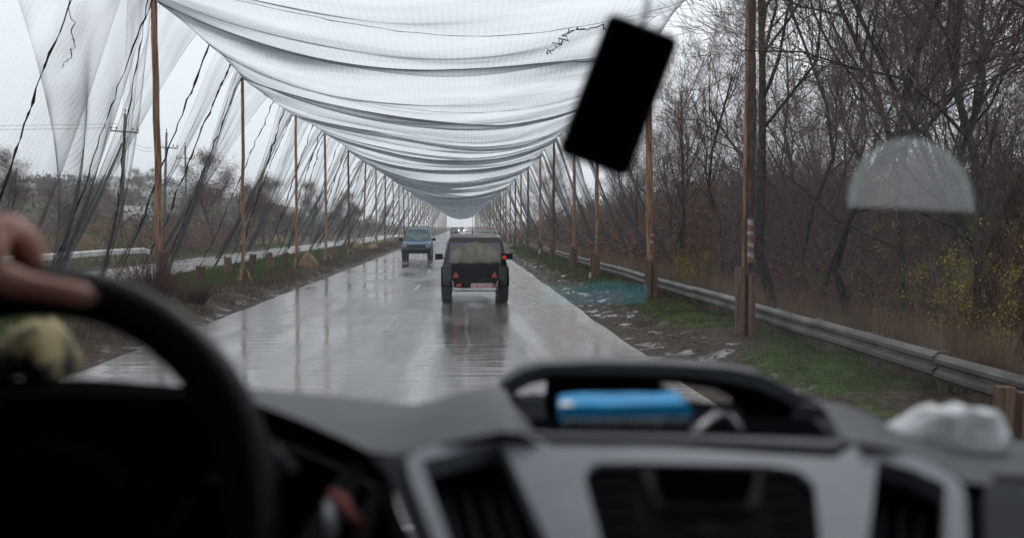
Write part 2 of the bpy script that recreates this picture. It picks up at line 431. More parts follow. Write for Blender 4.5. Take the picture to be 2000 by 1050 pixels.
    b = t.nodes.new('ShaderNodeBump'); b.inputs['Strength'].default_value = .36 if main else .5; b.inputs['Distance'].default_value = .02
    L(math_node(t, 'ADD', math_node(t, 'ADD', math_node(t, 'MULTIPLY', cross, 1.4), math_node(t, 'MULTIPLY', fine, .045)), math_node(t, 'MULTIPLY', streak, .5)), b.inputs['Height']); L(b.outputs[0], p.inputs['Normal'])
    return m

def strip(name, xl, xr, y0, y1, z, mat, jag=.12, seed=1, step=.5, nx=10, attrs=None, sag=0.):
    yy = np.concatenate([np.arange(y0, min(90, y1), step), np.arange(min(90, y1), y1 + 1, 6.)])
    u = np.linspace(0, 1, nx + 1)
    jl = wob(yy, yy * 0 + 3, .35, seed) * jag; jr = wob(yy, yy * 0 + 7, .3, seed + 1) * jag
    XX = (xl + jl)[:, None] * (1 - u) + (xr + jr)[:, None] * u
    YY = np.repeat(yy[:, None], nx + 1, 1)
    ZZ = np.full_like(XX, z) + sag * wob(XX, YY, .12, seed + 5)
    V = np.stack([XX, YY, ZZ], -1).reshape(-1, 3); n = nx + 1
    ii = (np.arange(len(yy) - 1)[:, None] * n + np.arange(nx)[None, :]).ravel()
    return link(name, fast_mesh(name, V, np.stack([ii, ii + 1, ii + 1 + n, ii + n], 1), [mat], smooth=True))
tag(strip('road', ROAD_L, ROAD_R, -49, 1390, 0.0, road_mat('wet_asphalt'), .045, 2), kind='structure')
tag(strip('side_road', SIDE_L, SIDE_R, -10, 230, -0.085, road_mat('wet_side_asphalt', False), .35, 8), kind='structure')
paint = pbr('worn_road_paint', (0.2, 0.2, 0.195), 0.3, col2=(0.09, 0.085, 0.08), scale=5, stretch=(2, .6, 1), lo=.45, hi=.6)
for i in range(11):
    y0 = 7.6 + i * 12.0
    mb = MB(); j = wob(np.array([y0]), np.array([0.]), .3, 5)[0] * .04
    mb.add([(-1.62 + j, y0, .004), (-1.50 + j, y0, .004), (-1.50 + j, y0 + 3.2, .004), (-1.62 + j, y0 + 3.2, .004)], [(0, 1, 2, 3)])
    tag(mb.build('lane_marking', paint, recalc=False), kind='structure')

# ------------------------------------------------------------------ scattered blades, wands and leaves
def tubes_arr(P, rad, ns=3):
    """P (n,k,3) polylines, rad (n,k): prisms with ns sides -> V, F"""
    n, k, _ = P.shape
    T = np.gradient(P, axis=1); T /= (np.linalg.norm(T, axis=2, keepdims=True) + 1e-9)
    A = np.where(np.abs(T[..., 2:3]) < .9, np.array([0, 0, 1.]), np.array([1., 0, 0]))
    Uv = np.cross(T, A); Uv /= (np.linalg.norm(Uv, axis=2, keepdims=True) + 1e-9); W = np.cross(T, Uv)
    an = np.arange(ns) * 2 * math.pi / ns
    V = P[:, :, None, :] + rad[:, :, None, None] * (Uv[:, :, None, :] * np.cos(an)[None, None, :, None] + W[:, :, None, :] * np.sin(an)[None, None, :, None])
    base = (np.arange(n) * k * ns)[:, None, None]
    a = base + (np.arange(k - 1) * ns)[None, :, None] + np.arange(ns)[None, None, :]
    b = base + (np.arange(k - 1) * ns)[None, :, None] + ((np.arange(ns) + 1) % ns)[None, None, :]
    Fq = np.stack([a, b, b + ns, a + ns], -1).reshape(-1, 4)
    return V.reshape(-1, 3), Fq

def leaves_arr(C, size, rg, up=0.4):
    """quads of random tilt at centres C"""
    n = len(C)
    a = rg.normal(size=(n, 3)); a[:, 2] *= up; a /= np.linalg.norm(a, axis=1, keepdims=True) + 1e-9
    b = rg.normal(size=(n, 3)); b -= a * np.sum(a * b, 1, keepdims=True); b /= np.linalg.norm(b, axis=1, keepdims=True) + 1e-9
    s = (size * rg.uniform(.5, 1.3, n))[:, None]
    V = np.stack([C - a * s, C + b * s * .45, C + a * s, C - b * s * .45], 1).reshape(-1, 3)
    return V, np.arange(n * 4).reshape(-1, 4)

def blades_arr(B, h, wd, rg, lean=.35):
    n = len(B); an = rg.uniform(0, 6.28, n); d = np.stack([np.cos(an), np.sin(an), np.zeros(n)], 1)
    hh = (h * rg.uniform(.5, 1.25, n))[:, None] if np.isscalar(h) else (h * rg.uniform(.5, 1.25, n))[:, None]
    an2 = rg.uniform(0, 6.28, n); l = np.stack([np.cos(an2), np.sin(an2), np.zeros(n)], 1) * rg.uniform(0, lean, n)[:, None] * hh
    tip = B + np.array([0, 0, 1.]) * hh + l
    V = np.stack([B - d * wd, B + d * wd, tip], 1).reshape(-1, 3)
    return V, np.arange(n * 3).reshape(-1, 3)

def on_ground(x, y): return np.stack([x, y, hgt(x, y) - .01], 1)

def polar_y(rg, n, y0, y1, p=1.5):
    return y0 * (y1 / y0) ** (rg.uniform(0, 1, n) ** (1 / 1.0))

rg = np.random.RandomState(11)
# green grass of both verges
parts = []
x = rg.uniform(3.5, 6.2, 130000); y = polar_y(rg, 130000, 5, 90)
k = (wob(x, y, .16, 21) + .35 + (x - 4.6) * .45 + rg.normal(size=len(x)) * .25) > -.05
k &= ~((x < 4.1) & (wob(x, y, .5, 6) < .5))
x, y = x[k], y[k]; parts.append((x, y, .09))
x = rg.uniform(-12.4, -6.9, 75000); y = polar_y(rg, 75000, 14, 110)
k = (wob(x, y, .2, 23) + rg.normal(size=len(x)) * .3 + np.clip((-x - 7.4), -1, 1)) > .1
parts.append((x[k], y[k], .17))
x = rg.uniform(-40, -18, 30000); y = polar_y(rg, 30000, 30, 110); parts.append((x, y, .25))
Vs, Fs, o = [], [], 0
for x, y, h in parts:
    sc = np.clip(y / 25, .6, 2.5)
    v, f = blades_arr(on_ground(x, y), h * sc ** .4, .006 * sc[:, None], rg, .6); Vs.append(v); Fs.append(f + o); o += len(v)
tag(link('grass', fast_mesh('grass', np.concatenate(Vs), np.concatenate(Fs), [M['grass']])), 'short wet green grass growing on the verges beside the road', 'grass', kind='stuff')
# dead brown grass and weeds
parts = []
x = 5.6 + rg.uniform(0, 1, 60000) ** 1.3 * 3.6; y = polar_y(rg, 60000, 6, 110); k = wob(x, y, .35, 91) + rg.normal(size=60000) * .3 > -.25; parts.append((x[k], y[k], .72))
x = rg.normal(-26, 4, 9000); y = rg.normal(68, 6, 9000); k = x < -19; parts.append((x[k], y[k], .35))
Vs, Fs, o = [], [], 0
for x, y, h in parts:
    sc = np.clip(y / 25, .6, 2.5)
    v, f = blades_arr(on_ground(x, y), h, .008 * sc[:, None], rg, .5); Vs.append(v); Fs.append(f + o); o += len(v)
tag(link('dry_grass', fast_mesh('dry_grass', np.concatenate(Vs), np.concatenate(Fs), [M['drygrass']])), 'dead brown grass and weeds along the guardrail and the verges', 'dry grass', kind='stuff')
parts = []
x = rg.uniform(-7.9, -5.9, 30000); y = polar_y(rg, 30000, 10, 120); k = wob(x, y, .3, 57) > -.25; parts.append((x[k], y[k], .2))
x = rg.uniform(3.6, 5.4, 9000); y = polar_y(rg, 9000, 5, 80); parts.append((x, y, .13))
Vs, Fs, o = [], [], 0
for x, y, h in parts:
    sc = np.clip(y / 25, .6, 2.5)
    v, f = blades_arr(on_ground(x, y), h, .006 * sc[:, None], rg, .7); Vs.append(v); Fs.append(f + o); o += len(v)
tag(link('weeds', fast_mesh('weeds', np.concatenate(Vs), np.concatenate(Fs), [M['weeds']])), 'low dark withered weeds along both edges of the road', 'weeds', kind='stuff')
# mud clods
x = np.concatenate([rg.uniform(3.0, 4.9, 5200), rg.uniform(-6.6, -5.5, 3000)]); y = polar_y(rg, 8200, 6, 70)
c = on_ground(x, y); s = rg.uniform(.008, .04, 8200) * np.clip(y / 18, .7, 1.6)
oct_ = np.array([[1, 0, 0], [0, 1, 0], [-1, 0, 0], [0, -1, 0], [0, 0, .8], [0, 0, -.8]])
V = (c[:, None, :] + oct_[None] * s[:, None, None] * rg.uniform(.6, 1.3, (8200, 6, 1))).reshape(-1, 3)
tf = np.array([[0, 1, 4], [1, 2, 4], [2, 3, 4], [3, 0, 4], [1, 0, 5], [2, 1, 5], [3, 2, 5], [0, 3, 5]])
Fc = (np.arange(8200)[:, None, None] * 6 + tf[None]).reshape(-1, 3)
mudm = pbr('wet_mud', (0.04, 0.031, 0.025), .6, spec=.15, col2=(0.075, 0.06, 0.048), scale=3)
tag(link('mud_clods', fast_mesh('mud_clods', V, Fc, [mudm])), 'dark clods of wet mud along both road edges', 'mud', kind='stuff')

# thicket: wands + dead leaves
def thicket(name, x, y, h, nleaf, label, leafm, lsize=.05, wr=.006, cat='undergrowth'):
    n = len(x); B = on_ground(x, y); k = 5
    tt = np.linspace(0, 1, k)[None, :, None]
    lean = rg.normal(size=(n, 1, 3)) * np.array([.28, .28, 0]); curl = rg.normal(size=(n, 1, 3)) * np.array([.22, .22, 0])
    H = h[:, None, None]
    P = B[:, None, :] + np.array([0, 0, 1.]) * H * tt + lean * H * tt + curl * H * tt ** 2 + rg.normal(size=(n, k, 3)) * .03 * H * tt
    sc = np.clip(y / 22, .8, 4)[:, None]
    rad = wr * sc * np.linspace(1.3, .3, k)[None, :] * np.sqrt(h)[:, None] * rg.uniform(.4, 1, (n, 1)) ** 3 * 2.6
    V1, F1 = tubes_arr(P, rad)
    i = rg.randint(0, n, nleaf); j = rg.randint(1, k, nleaf)
    C = P[i, j] + rg.normal(size=(nleaf, 3)) * .16
    V2, F2 = leaves_arr(C, lsize * np.clip(y[i] / 22, .8, 3), rg)
    me = fast_mesh(name, np.concatenate([V1, V2]), np.concatenate([F1, F2 + len(V1)]), [M['twig'], leafm],
                   midx=np.concatenate([np.zeros(len(F1), int), np.ones(len(F2), int)]))
    return tag(link(name, me), label, cat, kind='stuff')
n = 42000
y = polar_y(rg, n, 7, 170); x = 7.6 + rg.uniform(0, 1, n) ** 1.5 * (7 + y * .3)
h = np.clip((x - 6.6) * .62, .6, 4.2) * rg.uniform(.4, 1.15, n) * (1 + .35 * wob(x, y, .07, 31))
thicket('undergrowth', x, y, np.clip(h, .4, 6), 110000, 'dense bare brown undergrowth filling the wood behind the guardrail', M['deadleaf'])
n = 7500
y = rg.uniform(66, 260, n); x = -19 - rg.uniform(0, 1, n) * (12 + y * .35)
k = (wob(x, y, .03, 41) + wob(x, y, .09, 42) * .6) > .1
x, y = x[k], y[k]; h = rg.uniform(.6, 2.3, len(x))
thicket('brushwood', x, y, h, 60000, 'brown leafless scrub spread over the field left of the side road', M['deadleaf'], .035)

# far wooded hillside of the left: small crowns that merge into one mass
n = 900
cx = -rg.uniform(20, 300, n); cy = rg.uniform(130, 400, n); keep = cx > -cy * .62 - 20; cx, cy = cx[keep], cy[keep]; n = len(cx)
cr = rg.uniform(1.4, 3.6, n); q = 70
d = rg.normal(size=(n, q, 3)); d /= np.linalg.norm(d, axis=2, keepdims=True); d *= rg.uniform(.4, 1, (n, q, 1)) * cr[:, None, None]; d[..., 2] *= .75
C = np.stack([cx, cy, hgt(cx, cy) + cr * .6], 1)[:, None, :] + d
V2, F2 = leaves_arr(C.reshape(-1, 3), .42, rg, 1.0)
hillwood = pbr('hillside_wood', (0.034, 0.034, 0.024), .9, spec=0, col2=(0.07, 0.055, 0.038), scale=.02)
tag(link('hillside_woodland', fast_mesh('hillside_woodland', V2, F2, [hillwood])), 'hazy far-off woodland covering the hillside on the left', 'woodland', kind='stuff')

# houses on the hillside
def make_house():
    o = empty('house')
    a = MB(); a.box((0, 0, 1.7), (9, 7, 3.4)); a.build('wall', M['housewall'], o)
    r = MB(); r.add([(-4.9, -4, 3.3), (4.9, -4, 3.3), (4.9, 4, 3.3), (-4.9, 4, 3.3), (-4.9, 0, 5.6), (4.9, 0, 5.6)], [(0, 1, 5, 4), (2, 3, 4, 5), (0, 4, 3), (1, 2, 5), (3, 2, 1, 0)])
    rf = r.build('roof', M['houseroof'], o)
    c = MB(); c.box((2, .8, 5.6), (.7, .7, 1.4)); c.build('chimney', M['housewall'], rf)
    for xx in (-2.6, 0.2, 2.8):
        w_ = MB(); w_.box((xx, -3.51, 1.8), (1.3, .06, 1.3)); w_.build('window', M['glass_dark'], o)
    return o
M['housewall'] = pbr('pale_render', (0.62, 0.61, 0.58), .8, scale=1); M['houseroof'] = pbr('grey_roof', (0.3, 0.29, 0.29), .7, scale=1)
hp = [(268, 396, 330, 1.3), (282, 372, 480, 1), (262, 380, 450, .9), (300, 368, 520, 1), (245, 374, 500, 1), (292, 362, 600, 1.1), (236, 366, 560, .9), (345, 372, 520, 1), (360, 368, 560, .9), (272, 364, 640, 1), (70, 372, 420, .9), (384, 372, 600, 1)]
h0 = make_house()
hl = ['large pale house lowest on the far hillside left of the thick pole', 'small pale house on the far hillside just above the largest house', 'pale hazy house on the hillside left of the strut of the near utility pole', 'small hazy house on the hillside just left of the nearest thick pole', 'pale little house high on the hillside beside the utility pole', 'tiny hazy house on the ridge left of the thick pole', 'tiny pale house at the ridge above the brown mounds', 'small pale house just right of the nearest thick left pole', 'tiny hazy house between the thick left pole and the autumn trees', 'faint house at the very top of the ridge behind the near utility pole', 'pale house at the far left below the dark bushes', 'faint house behind the left edge of the autumn trees']
for i, (px, py, Y, sc) in enumerate(hp):
    o = h0 if i == 0 else copy_tree(h0)
    Y *= .56; sc *= .56; X = (px - 905) / F * Y
    o.location = (X, Y, float(hgt(X, Y)) - .3); o.rotation_euler = (0, 0, rg.uniform(-.5, .5)); o.scale = (sc,) * 3
    tag(o, hl[i], 'house', 'houses on the far hillside')

# ------------------------------------------------------------------ pole rows
NR = 47
LY = [-6, 4.5, 14.2, 24.2, 33.6, 43.4, 53.2, 64, 74.2]
RY = [-1, 8.95, 17.6, 26.3, 37.2, 45.2, 54.6, 63.5, 76]
LZ = [7.2, 7.3, 7.5, 7.42, 6.95, 6.80, 6.90, 6.80, 6.75]
RZ = [6.8, 6.9, 7.0, 6.75, 6.7, 6.6, 6.7, 6.5, 6.45]
rr = random.Random(5)
while len(LY) < NR:
    LY.append(LY[-1] + 9.6 + rr.uniform(-.9, .9)); LZ.append(6.75 + rr.uniform(-.12, .12))
    RY.append(RY[-1] + 9.6 + rr.uniform(-.9, .9)); RZ.append(6.5 + rr.uniform(-.12, .12))
    if RY[-1] - LY[-1] > 2.5: RY[-1] = LY[-1] + 1.5
    if RY[-1] - LY[-1] < -1: RY[-1] = LY[-1] + .3
LX, RX = -7.3, 5.05
LXs = [LX + rr.uniform(-.12, .12) for _ in range(NR)]; RXs = [RX + rr.uniform(-.15, .15) for _ in range(NR)]
RXs[2] = 5.08; RXs[3] = 5.0; RXs[4] = 5.0

def ordinal(n):
    return ['zeroth', 'first', 'second', 'third', 'fourth', 'fifth', 'sixth', 'seventh', 'eighth', 'ninth', 'tenth', 'eleventh', 'twelfth', 'thirteenth', 'fourteenth'][n]

def log_mesh(h, r0, r1, mat, seed, name='post', parent=None, lean=(0, 0)):
    rg_ = random.Random(seed); pts = []; rad = []
    n = 9
    for i in range(n):
        t = i / (n - 1)
        pts.append((lean[0] * t + rg_.uniform(-.02, .02) * (0 < i < n - 1), lean[1] * t + rg_.uniform(-.02, .02) * (0 < i < n - 1), -.25 + (h + .25) * t))
        rad.append(r0 + (r1 - r0) * t + rg_.uniform(-.004, .004))
    mb = MB(); mb.tube(pts, rad, 9); return mb.build(name, mat, parent, smooth=True, recalc=False)

def tape_mat():
    m, t, out = new_mat('red_white_tape'); L = t.links.new
    p = t.nodes.new('ShaderNodeBsdfPrincipled'); p.inputs['Roughness'].default_value = .4; L(p.outputs[0], out.inputs[0])
    tc = t.nodes.new('ShaderNodeTexCoord'); sx = t.nodes.new('ShaderNodeSeparateXYZ'); L(tc.outputs['Object'], sx.inputs[0])
    ang = math_node(t, 'ADD', math_node(t, 'MULTIPLY', sx.outputs[2], 5.2), math_node(t, 'MULTIPLY', sx.outputs[0], 1.6))
    fr = math_node(t, 'GREATER_THAN', math_node(t, 'FRACT', ang), .5)
    n = t.nodes.new('ShaderNodeTexNoise'); n.inputs['Scale'].default_value = 14; L(tc.outputs['Object'], n.inputs['Vector'])
    mx = t.nodes.new('ShaderNodeMix'); mx.data_type = 'RGBA'; L(fr, mx.inputs[0]); mx.inputs[6].default_value = (.26, .04, .035, 1); mx.inputs[7].default_value = (.36, .34, .32, 1)
    m2 = t.nodes.new('ShaderNodeMix'); m2.data_type = 'RGBA'; mr = t.nodes.new('ShaderNodeMapRange'); mr.inputs[1].default_value = .46; mr.inputs[2].default_value = .56
    L(n.outputs['Fac'], mr.inputs[0]); L(mr.outputs[0], m2.inputs[0]); L(mx.outputs[2], m2.inputs[6]); m2.inputs[7].default_value = (.16, .09, .065, 1)
    L(m2.outputs[2], p.inputs['Base Color']); return m
M['tape'] = tape_mat()

def plabel(side, i, n0):
    k = i - n0 + 1
    if k <= 12: return None
    return 'thin wooden pole among the far %s-hand poles fading into haze' % side

for i in range(NR):
    # left row
    z0 = float(hgt(LXs[i], LY[i]))
    if i >= 1:
        o = empty('net_pole', (LXs[i], LY[i], z0))
        r0 = {3: .088, 4: .062, 5: .068}.get(i, .075)
        mat = M['wood'] if i % 3 != 1 or i < 6 else M['wood_dark']
        log_mesh(LZ[i] - z0, r0, r0 * .82, mat, i, 'post', o, lean=(LX - LXs[i] + (.12 if i in (5, 8) else 0), 0))
        mb = MB(); rt = random.Random(i * 7)
        if i == 3:
            mb.tube([(.13, -.12, -.3), (.12, -.12, .75), (.12, -.12, 1.28)], [.13, .12, .115], 9); mb.build('splint', M['wood_dark'], o, smooth=True)
        else:
            for a in (0.4, 2.5, 4.6):
                mb.tube([(math.cos(a) * .34, math.sin(a) * .34, -.1), (math.cos(a) * .1, math.sin(a) * .1, .42 + rt.uniform(0, .1))], [.05, .045], 6)
            if i < 14: mb.build('brace', M['wood'], o)
        lab = {1: 'wooden net pole on the left beside the van, outside the photo edge', 2: 'wooden net pole standing left of the photo edge, second of the left row',
               3: 'thickest and nearest left-hand wooden pole, rising out of the reddish bush', 4: 'slim wooden pole next beyond the thickest left pole, with splayed wooden foot',
               5: 'pale wooden pole beside the large sandy boulder, left row'}.get(i)
        if not lab: lab = ('%s wooden pole of the left row counted from the thick pole by the bush' % ordinal(i - 2)) if i - 2 <= 12 else plabel('left', i, 1)
        if i - 2 > 12: lab = 'thin wooden pole among the far left-hand poles fading into haze'
        tag(o, lab, 'pole', 'wooden poles holding up the netting')
    # right row
    z0 = float(hgt(RXs[i], RY[i]))
    if i >= 1:
        o = empty('net_pole', (RXs[i], RY[i], z0))
        r0 = {2: .105, 3: .095}.get(i, .08)
        mat = {2: M['wood_dark'], 3: M['wood'], 4: M['wood'], 5: M['wood']}.get(i, M['wood'] if i % 2 else M['wood_dark'])
        lx = -.13 if i == 3 else (.04 if i == 2 else 0)
        if i == 1: lx = .3
        off = .5 if i == 1 else 0.0
        if i == 1: o.location.x += .62
        log_mesh(RZ[i] - z0, r0, r0 * .85, mat, i + 90, 'post', o, lean=(lx, 0))
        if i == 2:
            mb = MB(); mb.tube([(-.088, -.055, .1), (-.068, -.055, 3.4), (-.04, -.05, 6.8)], [.035, .033, .03], 6); mb.build('lit_sapwood_strip', M['wood'], o, smooth=True)  # paler strip gives the pole debarked wood and a painted lit left side
        if i < 16:
            hs_ = {1: .50, 2: 1.27, 3: 1.05}.get(i, .95 + rr.uniform(-.1, .15))
            if i == 1: xo = -.66
            else: xo = -.17 if i % 2 == 0 else -.12
            for dx, w_ in ((xo, .15), (xo + .2, .12)):
                mb = MB(); mb.box((dx, -.16, hs_ / 2 - .15), (w_, .13, hs_ + .3 - (0 if dx == xo else .22 * hs_))); mb.build('stub', M['timber'], o, bevel=.008)
        if i in (2, 3, 4, 5):
            mb = MB(); zt = {2: 1.34, 3: 1.06, 4: .98, 5: .95}[i]; zl = {2: .8, 3: .72, 4: .62, 5: .5}[i]
            rx = lx * (zt + zl / 2) / RZ[i]
            ra = r0 * 1.06; A_ = [R(-150 + 12 * q) for q in range(10)] if i != 2 else [R(-112 + 9 * q) for q in range(9)]
            ring_ = lambda z: [(rx + math.cos(a) * ra, math.sin(a) * ra, z) for a in A_] + [(rx + math.cos(a) * (ra - .008), math.sin(a) * (ra - .008), z) for a in reversed(A_)]
            mb.loft([ring_(zt), ring_(zt + zl * .5), ring_(zt + zl)]); mb.build('reflective_tape', M['tape'], o)
        lab = {1: 'wooden pole with short sawn stub at the right edge, nearest on the right', 2: 'thick barked pole on the right with striped tape above a tall sawn stub',
               3: 'pale leaning pole with striped tape, next beyond the thick barked pole', 4: 'pale pole with tape showing below the bottom corner of the phone',
               5: 'slim brown pole rising behind the left bottom corner of the phone'}.get(i)
        if not lab: lab = '%s wooden pole of the right row counted from the photo edge' % ordinal(i) if i <= 12 else 'thin wooden pole among the far right-hand poles fading into haze'
        tag(o, lab, 'pole', 'wooden poles holding up the netting')

# ------------------------------------------------------------------ overhead net
rb = np.random.RandomState(8)
NVB = 40
def lob_(s): return 4 * s * (1 - s)
def net_point(v, t):
    """v row coordinate, t across 0..1 (arrays)"""
    v = np.asarray(v, float); t = np.asarray(t, float)
    idx = np.arange(NR)
    yl = np.interp(v, idx, LY); yr = np.interp(v, idx, RY)
    xl = np.interp(v, idx, LXs) * 0 + LX; xr = np.interp(v, idx, RXs) * 0 + RX
    zl = np.interp(v, idx, LZ); zr = np.interp(v, idx, RZ)
    i = np.clip(np.floor(v).astype(int), 0, NR - 2); s = v - i
    x = xl + (xr - xl) * t; y = yl + (yr - yl) * t; z = zl + (zr - zl) * t
    sagr = SAG[i] * (1 - s) + SAG[i + 1] * s
    z = z - sagr * 4 * t * (1 - t) - (ASY[i] * (1 - s) + ASY[i + 1] * s) * np.sin(2 * math.pi * t) - lob_(s) * AS2[i] * np.sin(math.pi * 3 * t + i)
    # each bay sags between its cross ropes, in two or three lobes
    lob = 4 * s * (1 - s)
    z = z - lob ** .7 * BAY[i] * (.35 + .65 * np.sin(math.pi * np.clip(t, 0, 1)) ** .6)
    fr = np.abs(np.sin(s * math.pi * NL[i] + PH[i] * t)) ** .8
    z = z - fr * LOB[i] * np.sin(math.pi * t) ** .5 * (1 - .3 * np.cos(t * 5 + i))
    edge = lob * .32
    x = x + edge * (1 - t) ** 6 - edge * t ** 6
    # creases running across the road, stretched sideways
    z = z + wob(y * 1.0, x * .10, .33, 51) * .12 * np.sin(math.pi * np.clip(t, .01, .99)) ** .4 + wob(y - .12 * x, x * .18, .6, 54) * .05 * np.sin(math.pi * t)
    return x, y, z
SAG = rb.uniform(.9, 1.35, NR); BAY = rb.uniform(.18, .68, NR); LOB = rb.uniform(.04, .30, NR); NL = rb.choice([2, 3, 3, 4], NR); PH = rb.uniform(-1.2, 1.2, NR)
ASY = rb.uniform(-.24, .24, NR); AS2 = rb.uniform(-.12, .12, NR); ASY[38:] *= .3
SAG[2:5] = [1.1, 1.05, 1.15]; BAY[2:5] = [.35, .42, .5]
vv = np.concatenate([np.linspace(1, 14, 13 * NVB + 1), np.linspace(14, NR - 1, (NR - 15) * 14 + 1)[1:]]); tt = np.linspace(0, 1, 57)
VV, TT = np.meshgrid(vv, tt, indexing='ij')
x, y, z = net_point(VV, TT)
V = np.stack([x, y, z], -1).reshape(-1, 3); n = len(tt)
ii = (np.arange(len(vv) - 1)[:, None] * n + np.arange(n - 1)[None, :]).ravel()
s_ = VV - np.floor(VV); rope = np.minimum(s_, 1 - s_)
rvar = np.clip(.75 + .9 * wob(TT * 10, np.round(VV) * 3.7, .16, 63), .15, 1.8); deep = np.maximum(sst(3.6, 6, VV), .75 * np.exp(-((VV - 3) / .25) ** 2) * (1 - .6 * TT))
dens = 1 + 3.6 * rvar * np.exp(-(rope / .024) ** 2) + (1.0 + 3.2 * deep) * rvar * np.exp(-(rope / .085) ** 2) + 2.5 * np.exp(-(np.minimum(TT, 1 - TT) / .014) ** 2)
dens = dens * (1 + (.45 + .35 * deep) * wob(VV * 9.6, TT * 1.3, .28, 61) + .2 * wob(VV * 9.6 + TT * 2, TT * 3, .7, 62))
dens = np.clip(dens, .35, 9)
onet = link('overhead_net', fast_mesh('overhead_net', V, np.stack([ii, ii + 1, ii + 1 + n, ii + n], 1), [M['net']], smooth=True, attrs={'dens': dens.ravel()}))
tag(onet, 'translucent black netting stretched overhead across the whole road between the pole rows', 'net')
def seam(v0, dv, r, name, seed):
    t = np.linspace(0, 1, 50); v = np.clip(v0 + dv * np.sin(t * 4 + seed) * .5, 0, NR - 1.001)
    x, y, z = net_point(v, t)
    z = z - .02 + wob(t * 40, t * 0, .6, seed) * .012
    P = np.stack([x, y, z], 1)[None]; V, Fc = tubes_arr(P, np.full((1, 50), r) * (1 + .5 * wob(t * 60, t * 0, .7, seed + 3))[None], 5)
    return link(name, fast_mesh(name, V, Fc, [M['rope']], smooth=True), onet)
for i in range(2, NR):
    seam(i, 0.02, .013 if i < 12 else .025, 'cross_rope', i)
for k in range(2, 12):
    for q in range(1):
        seam(k + rb.uniform(.2, .45) + .36 * q, rb.uniform(-.12, .12), rb.uniform(.005, .008), 'sewn_seam', 100 + k * 3 + q)

# ------------------------------------------------------------------ hanging side nets
gl = 0
def drape(side, v0, v1, bx, by, bz, bw, seed, dens0=1.0, npl=6, amp=.1, curve=.25, label=None):
    rd = np.random.RandomState(seed)
    nu, nsx = 46, 26
    u, s = np.meshgrid(np.linspace(0, 1, nu), np.linspace(0, 1, nsx), indexing='ij')
    t = 0.0 if side < 0 else 1.0
    x0, y0, z0 = net_point(v0 + (v1 - v0) * u, np.full_like(u, t))
    xb = bx + rd.uniform(-.1, .1); yb = by + (u - .5) * bw
    g = 1 - (1 - s) ** (1.35 + curve)          # gathers faster than it falls
    X = x0 + (xb - x0) * (s ** .9); Y = y0 + (yb - y0) * g; Z = z0 + (bz - z0) * s
    Y = Y + .35 * curve * np.sin(s * math.pi) * rd.uniform(-1, 1)
    X = X - side * .25 * np.sin(s * math.pi) * rd.uniform(.2, 1.2) * 1.0
    w_top = abs(v1 - v0) * 9.6; w = w_top * (1 - g) + bw * g
    ph = rd.uniform(0, 6.28, 3)
    pl = (np.sin(u * math.pi * 2 * npl + ph[0] + s * 1.5) + .6 * np.sin(u * math.pi * 2 * npl * 1.4 + ph[1] - s * 2) + .5 * np.sin(u * math.pi * 5 + ph[2]))
    X = X + pl * amp * np.clip(s * 1.6, 0, 1) * (.35 + .65 * (1 - s))
    Y = Y + np.cos(u * math.pi * 2 * npl + ph[1]) * amp * .4 * s * (1 - .5 * s)
    Z = Z + 0.0 * s
    d = dens0 * np.clip((w_top / np.maximum(w, .12)) ** .95, 1, 13) * (1 + .22 * pl)
    edge = np.minimum(u, 1 - u); d = d + dens0 * 1.6 * np.exp(-(edge / .02) ** 2)
    V = np.stack([X, Y, Z], -1).reshape(-1, 3)
    ii = (np.arange(nu - 1)[:, None] * nsx + np.arange(nsx - 1)[None, :]).ravel()
    o = link('side_net', fast_mesh('side_net', V, np.stack([ii, ii + 1, ii + 1 + nsx, ii + nsx], 1), [M['sidenet']], smooth=True, attrs={'dens': np.clip(d, .3, 18).ravel()}))
    return o

def cordP(P, r, name='loose_cord', seed=0, jit=.02, n=34):
    P = np.array(P, float); k = len(P)
    tq = np.linspace(0, k - 1, n); Q = np.stack([np.interp(tq, range(k), P[:, j]) for j in range(3)], 1)
    for _ in range(5): Q[1:-1] = (Q[:-2] + Q[1:-1] * 2 + Q[2:]) / 4
    rd = np.random.RandomState(seed); e = rd.normal(size=Q.shape) * jit; e[0] = 0; e[-1] = 0; Q = Q + e
    V, Fc = tubes_arr(Q[None], np.full((1, n), r) * rd.uniform(.5, 1.5, (1, n)), 5)
    return link(name, fast_mesh(name, V, Fc, [M['rope']], smooth=True))

rd = np.random.RandomState(33)
farlabL = 'gathered black side net among the far left-hand nets fading into haze'
farlabR = 'gathered black side net among the far right-hand nets fading into haze'
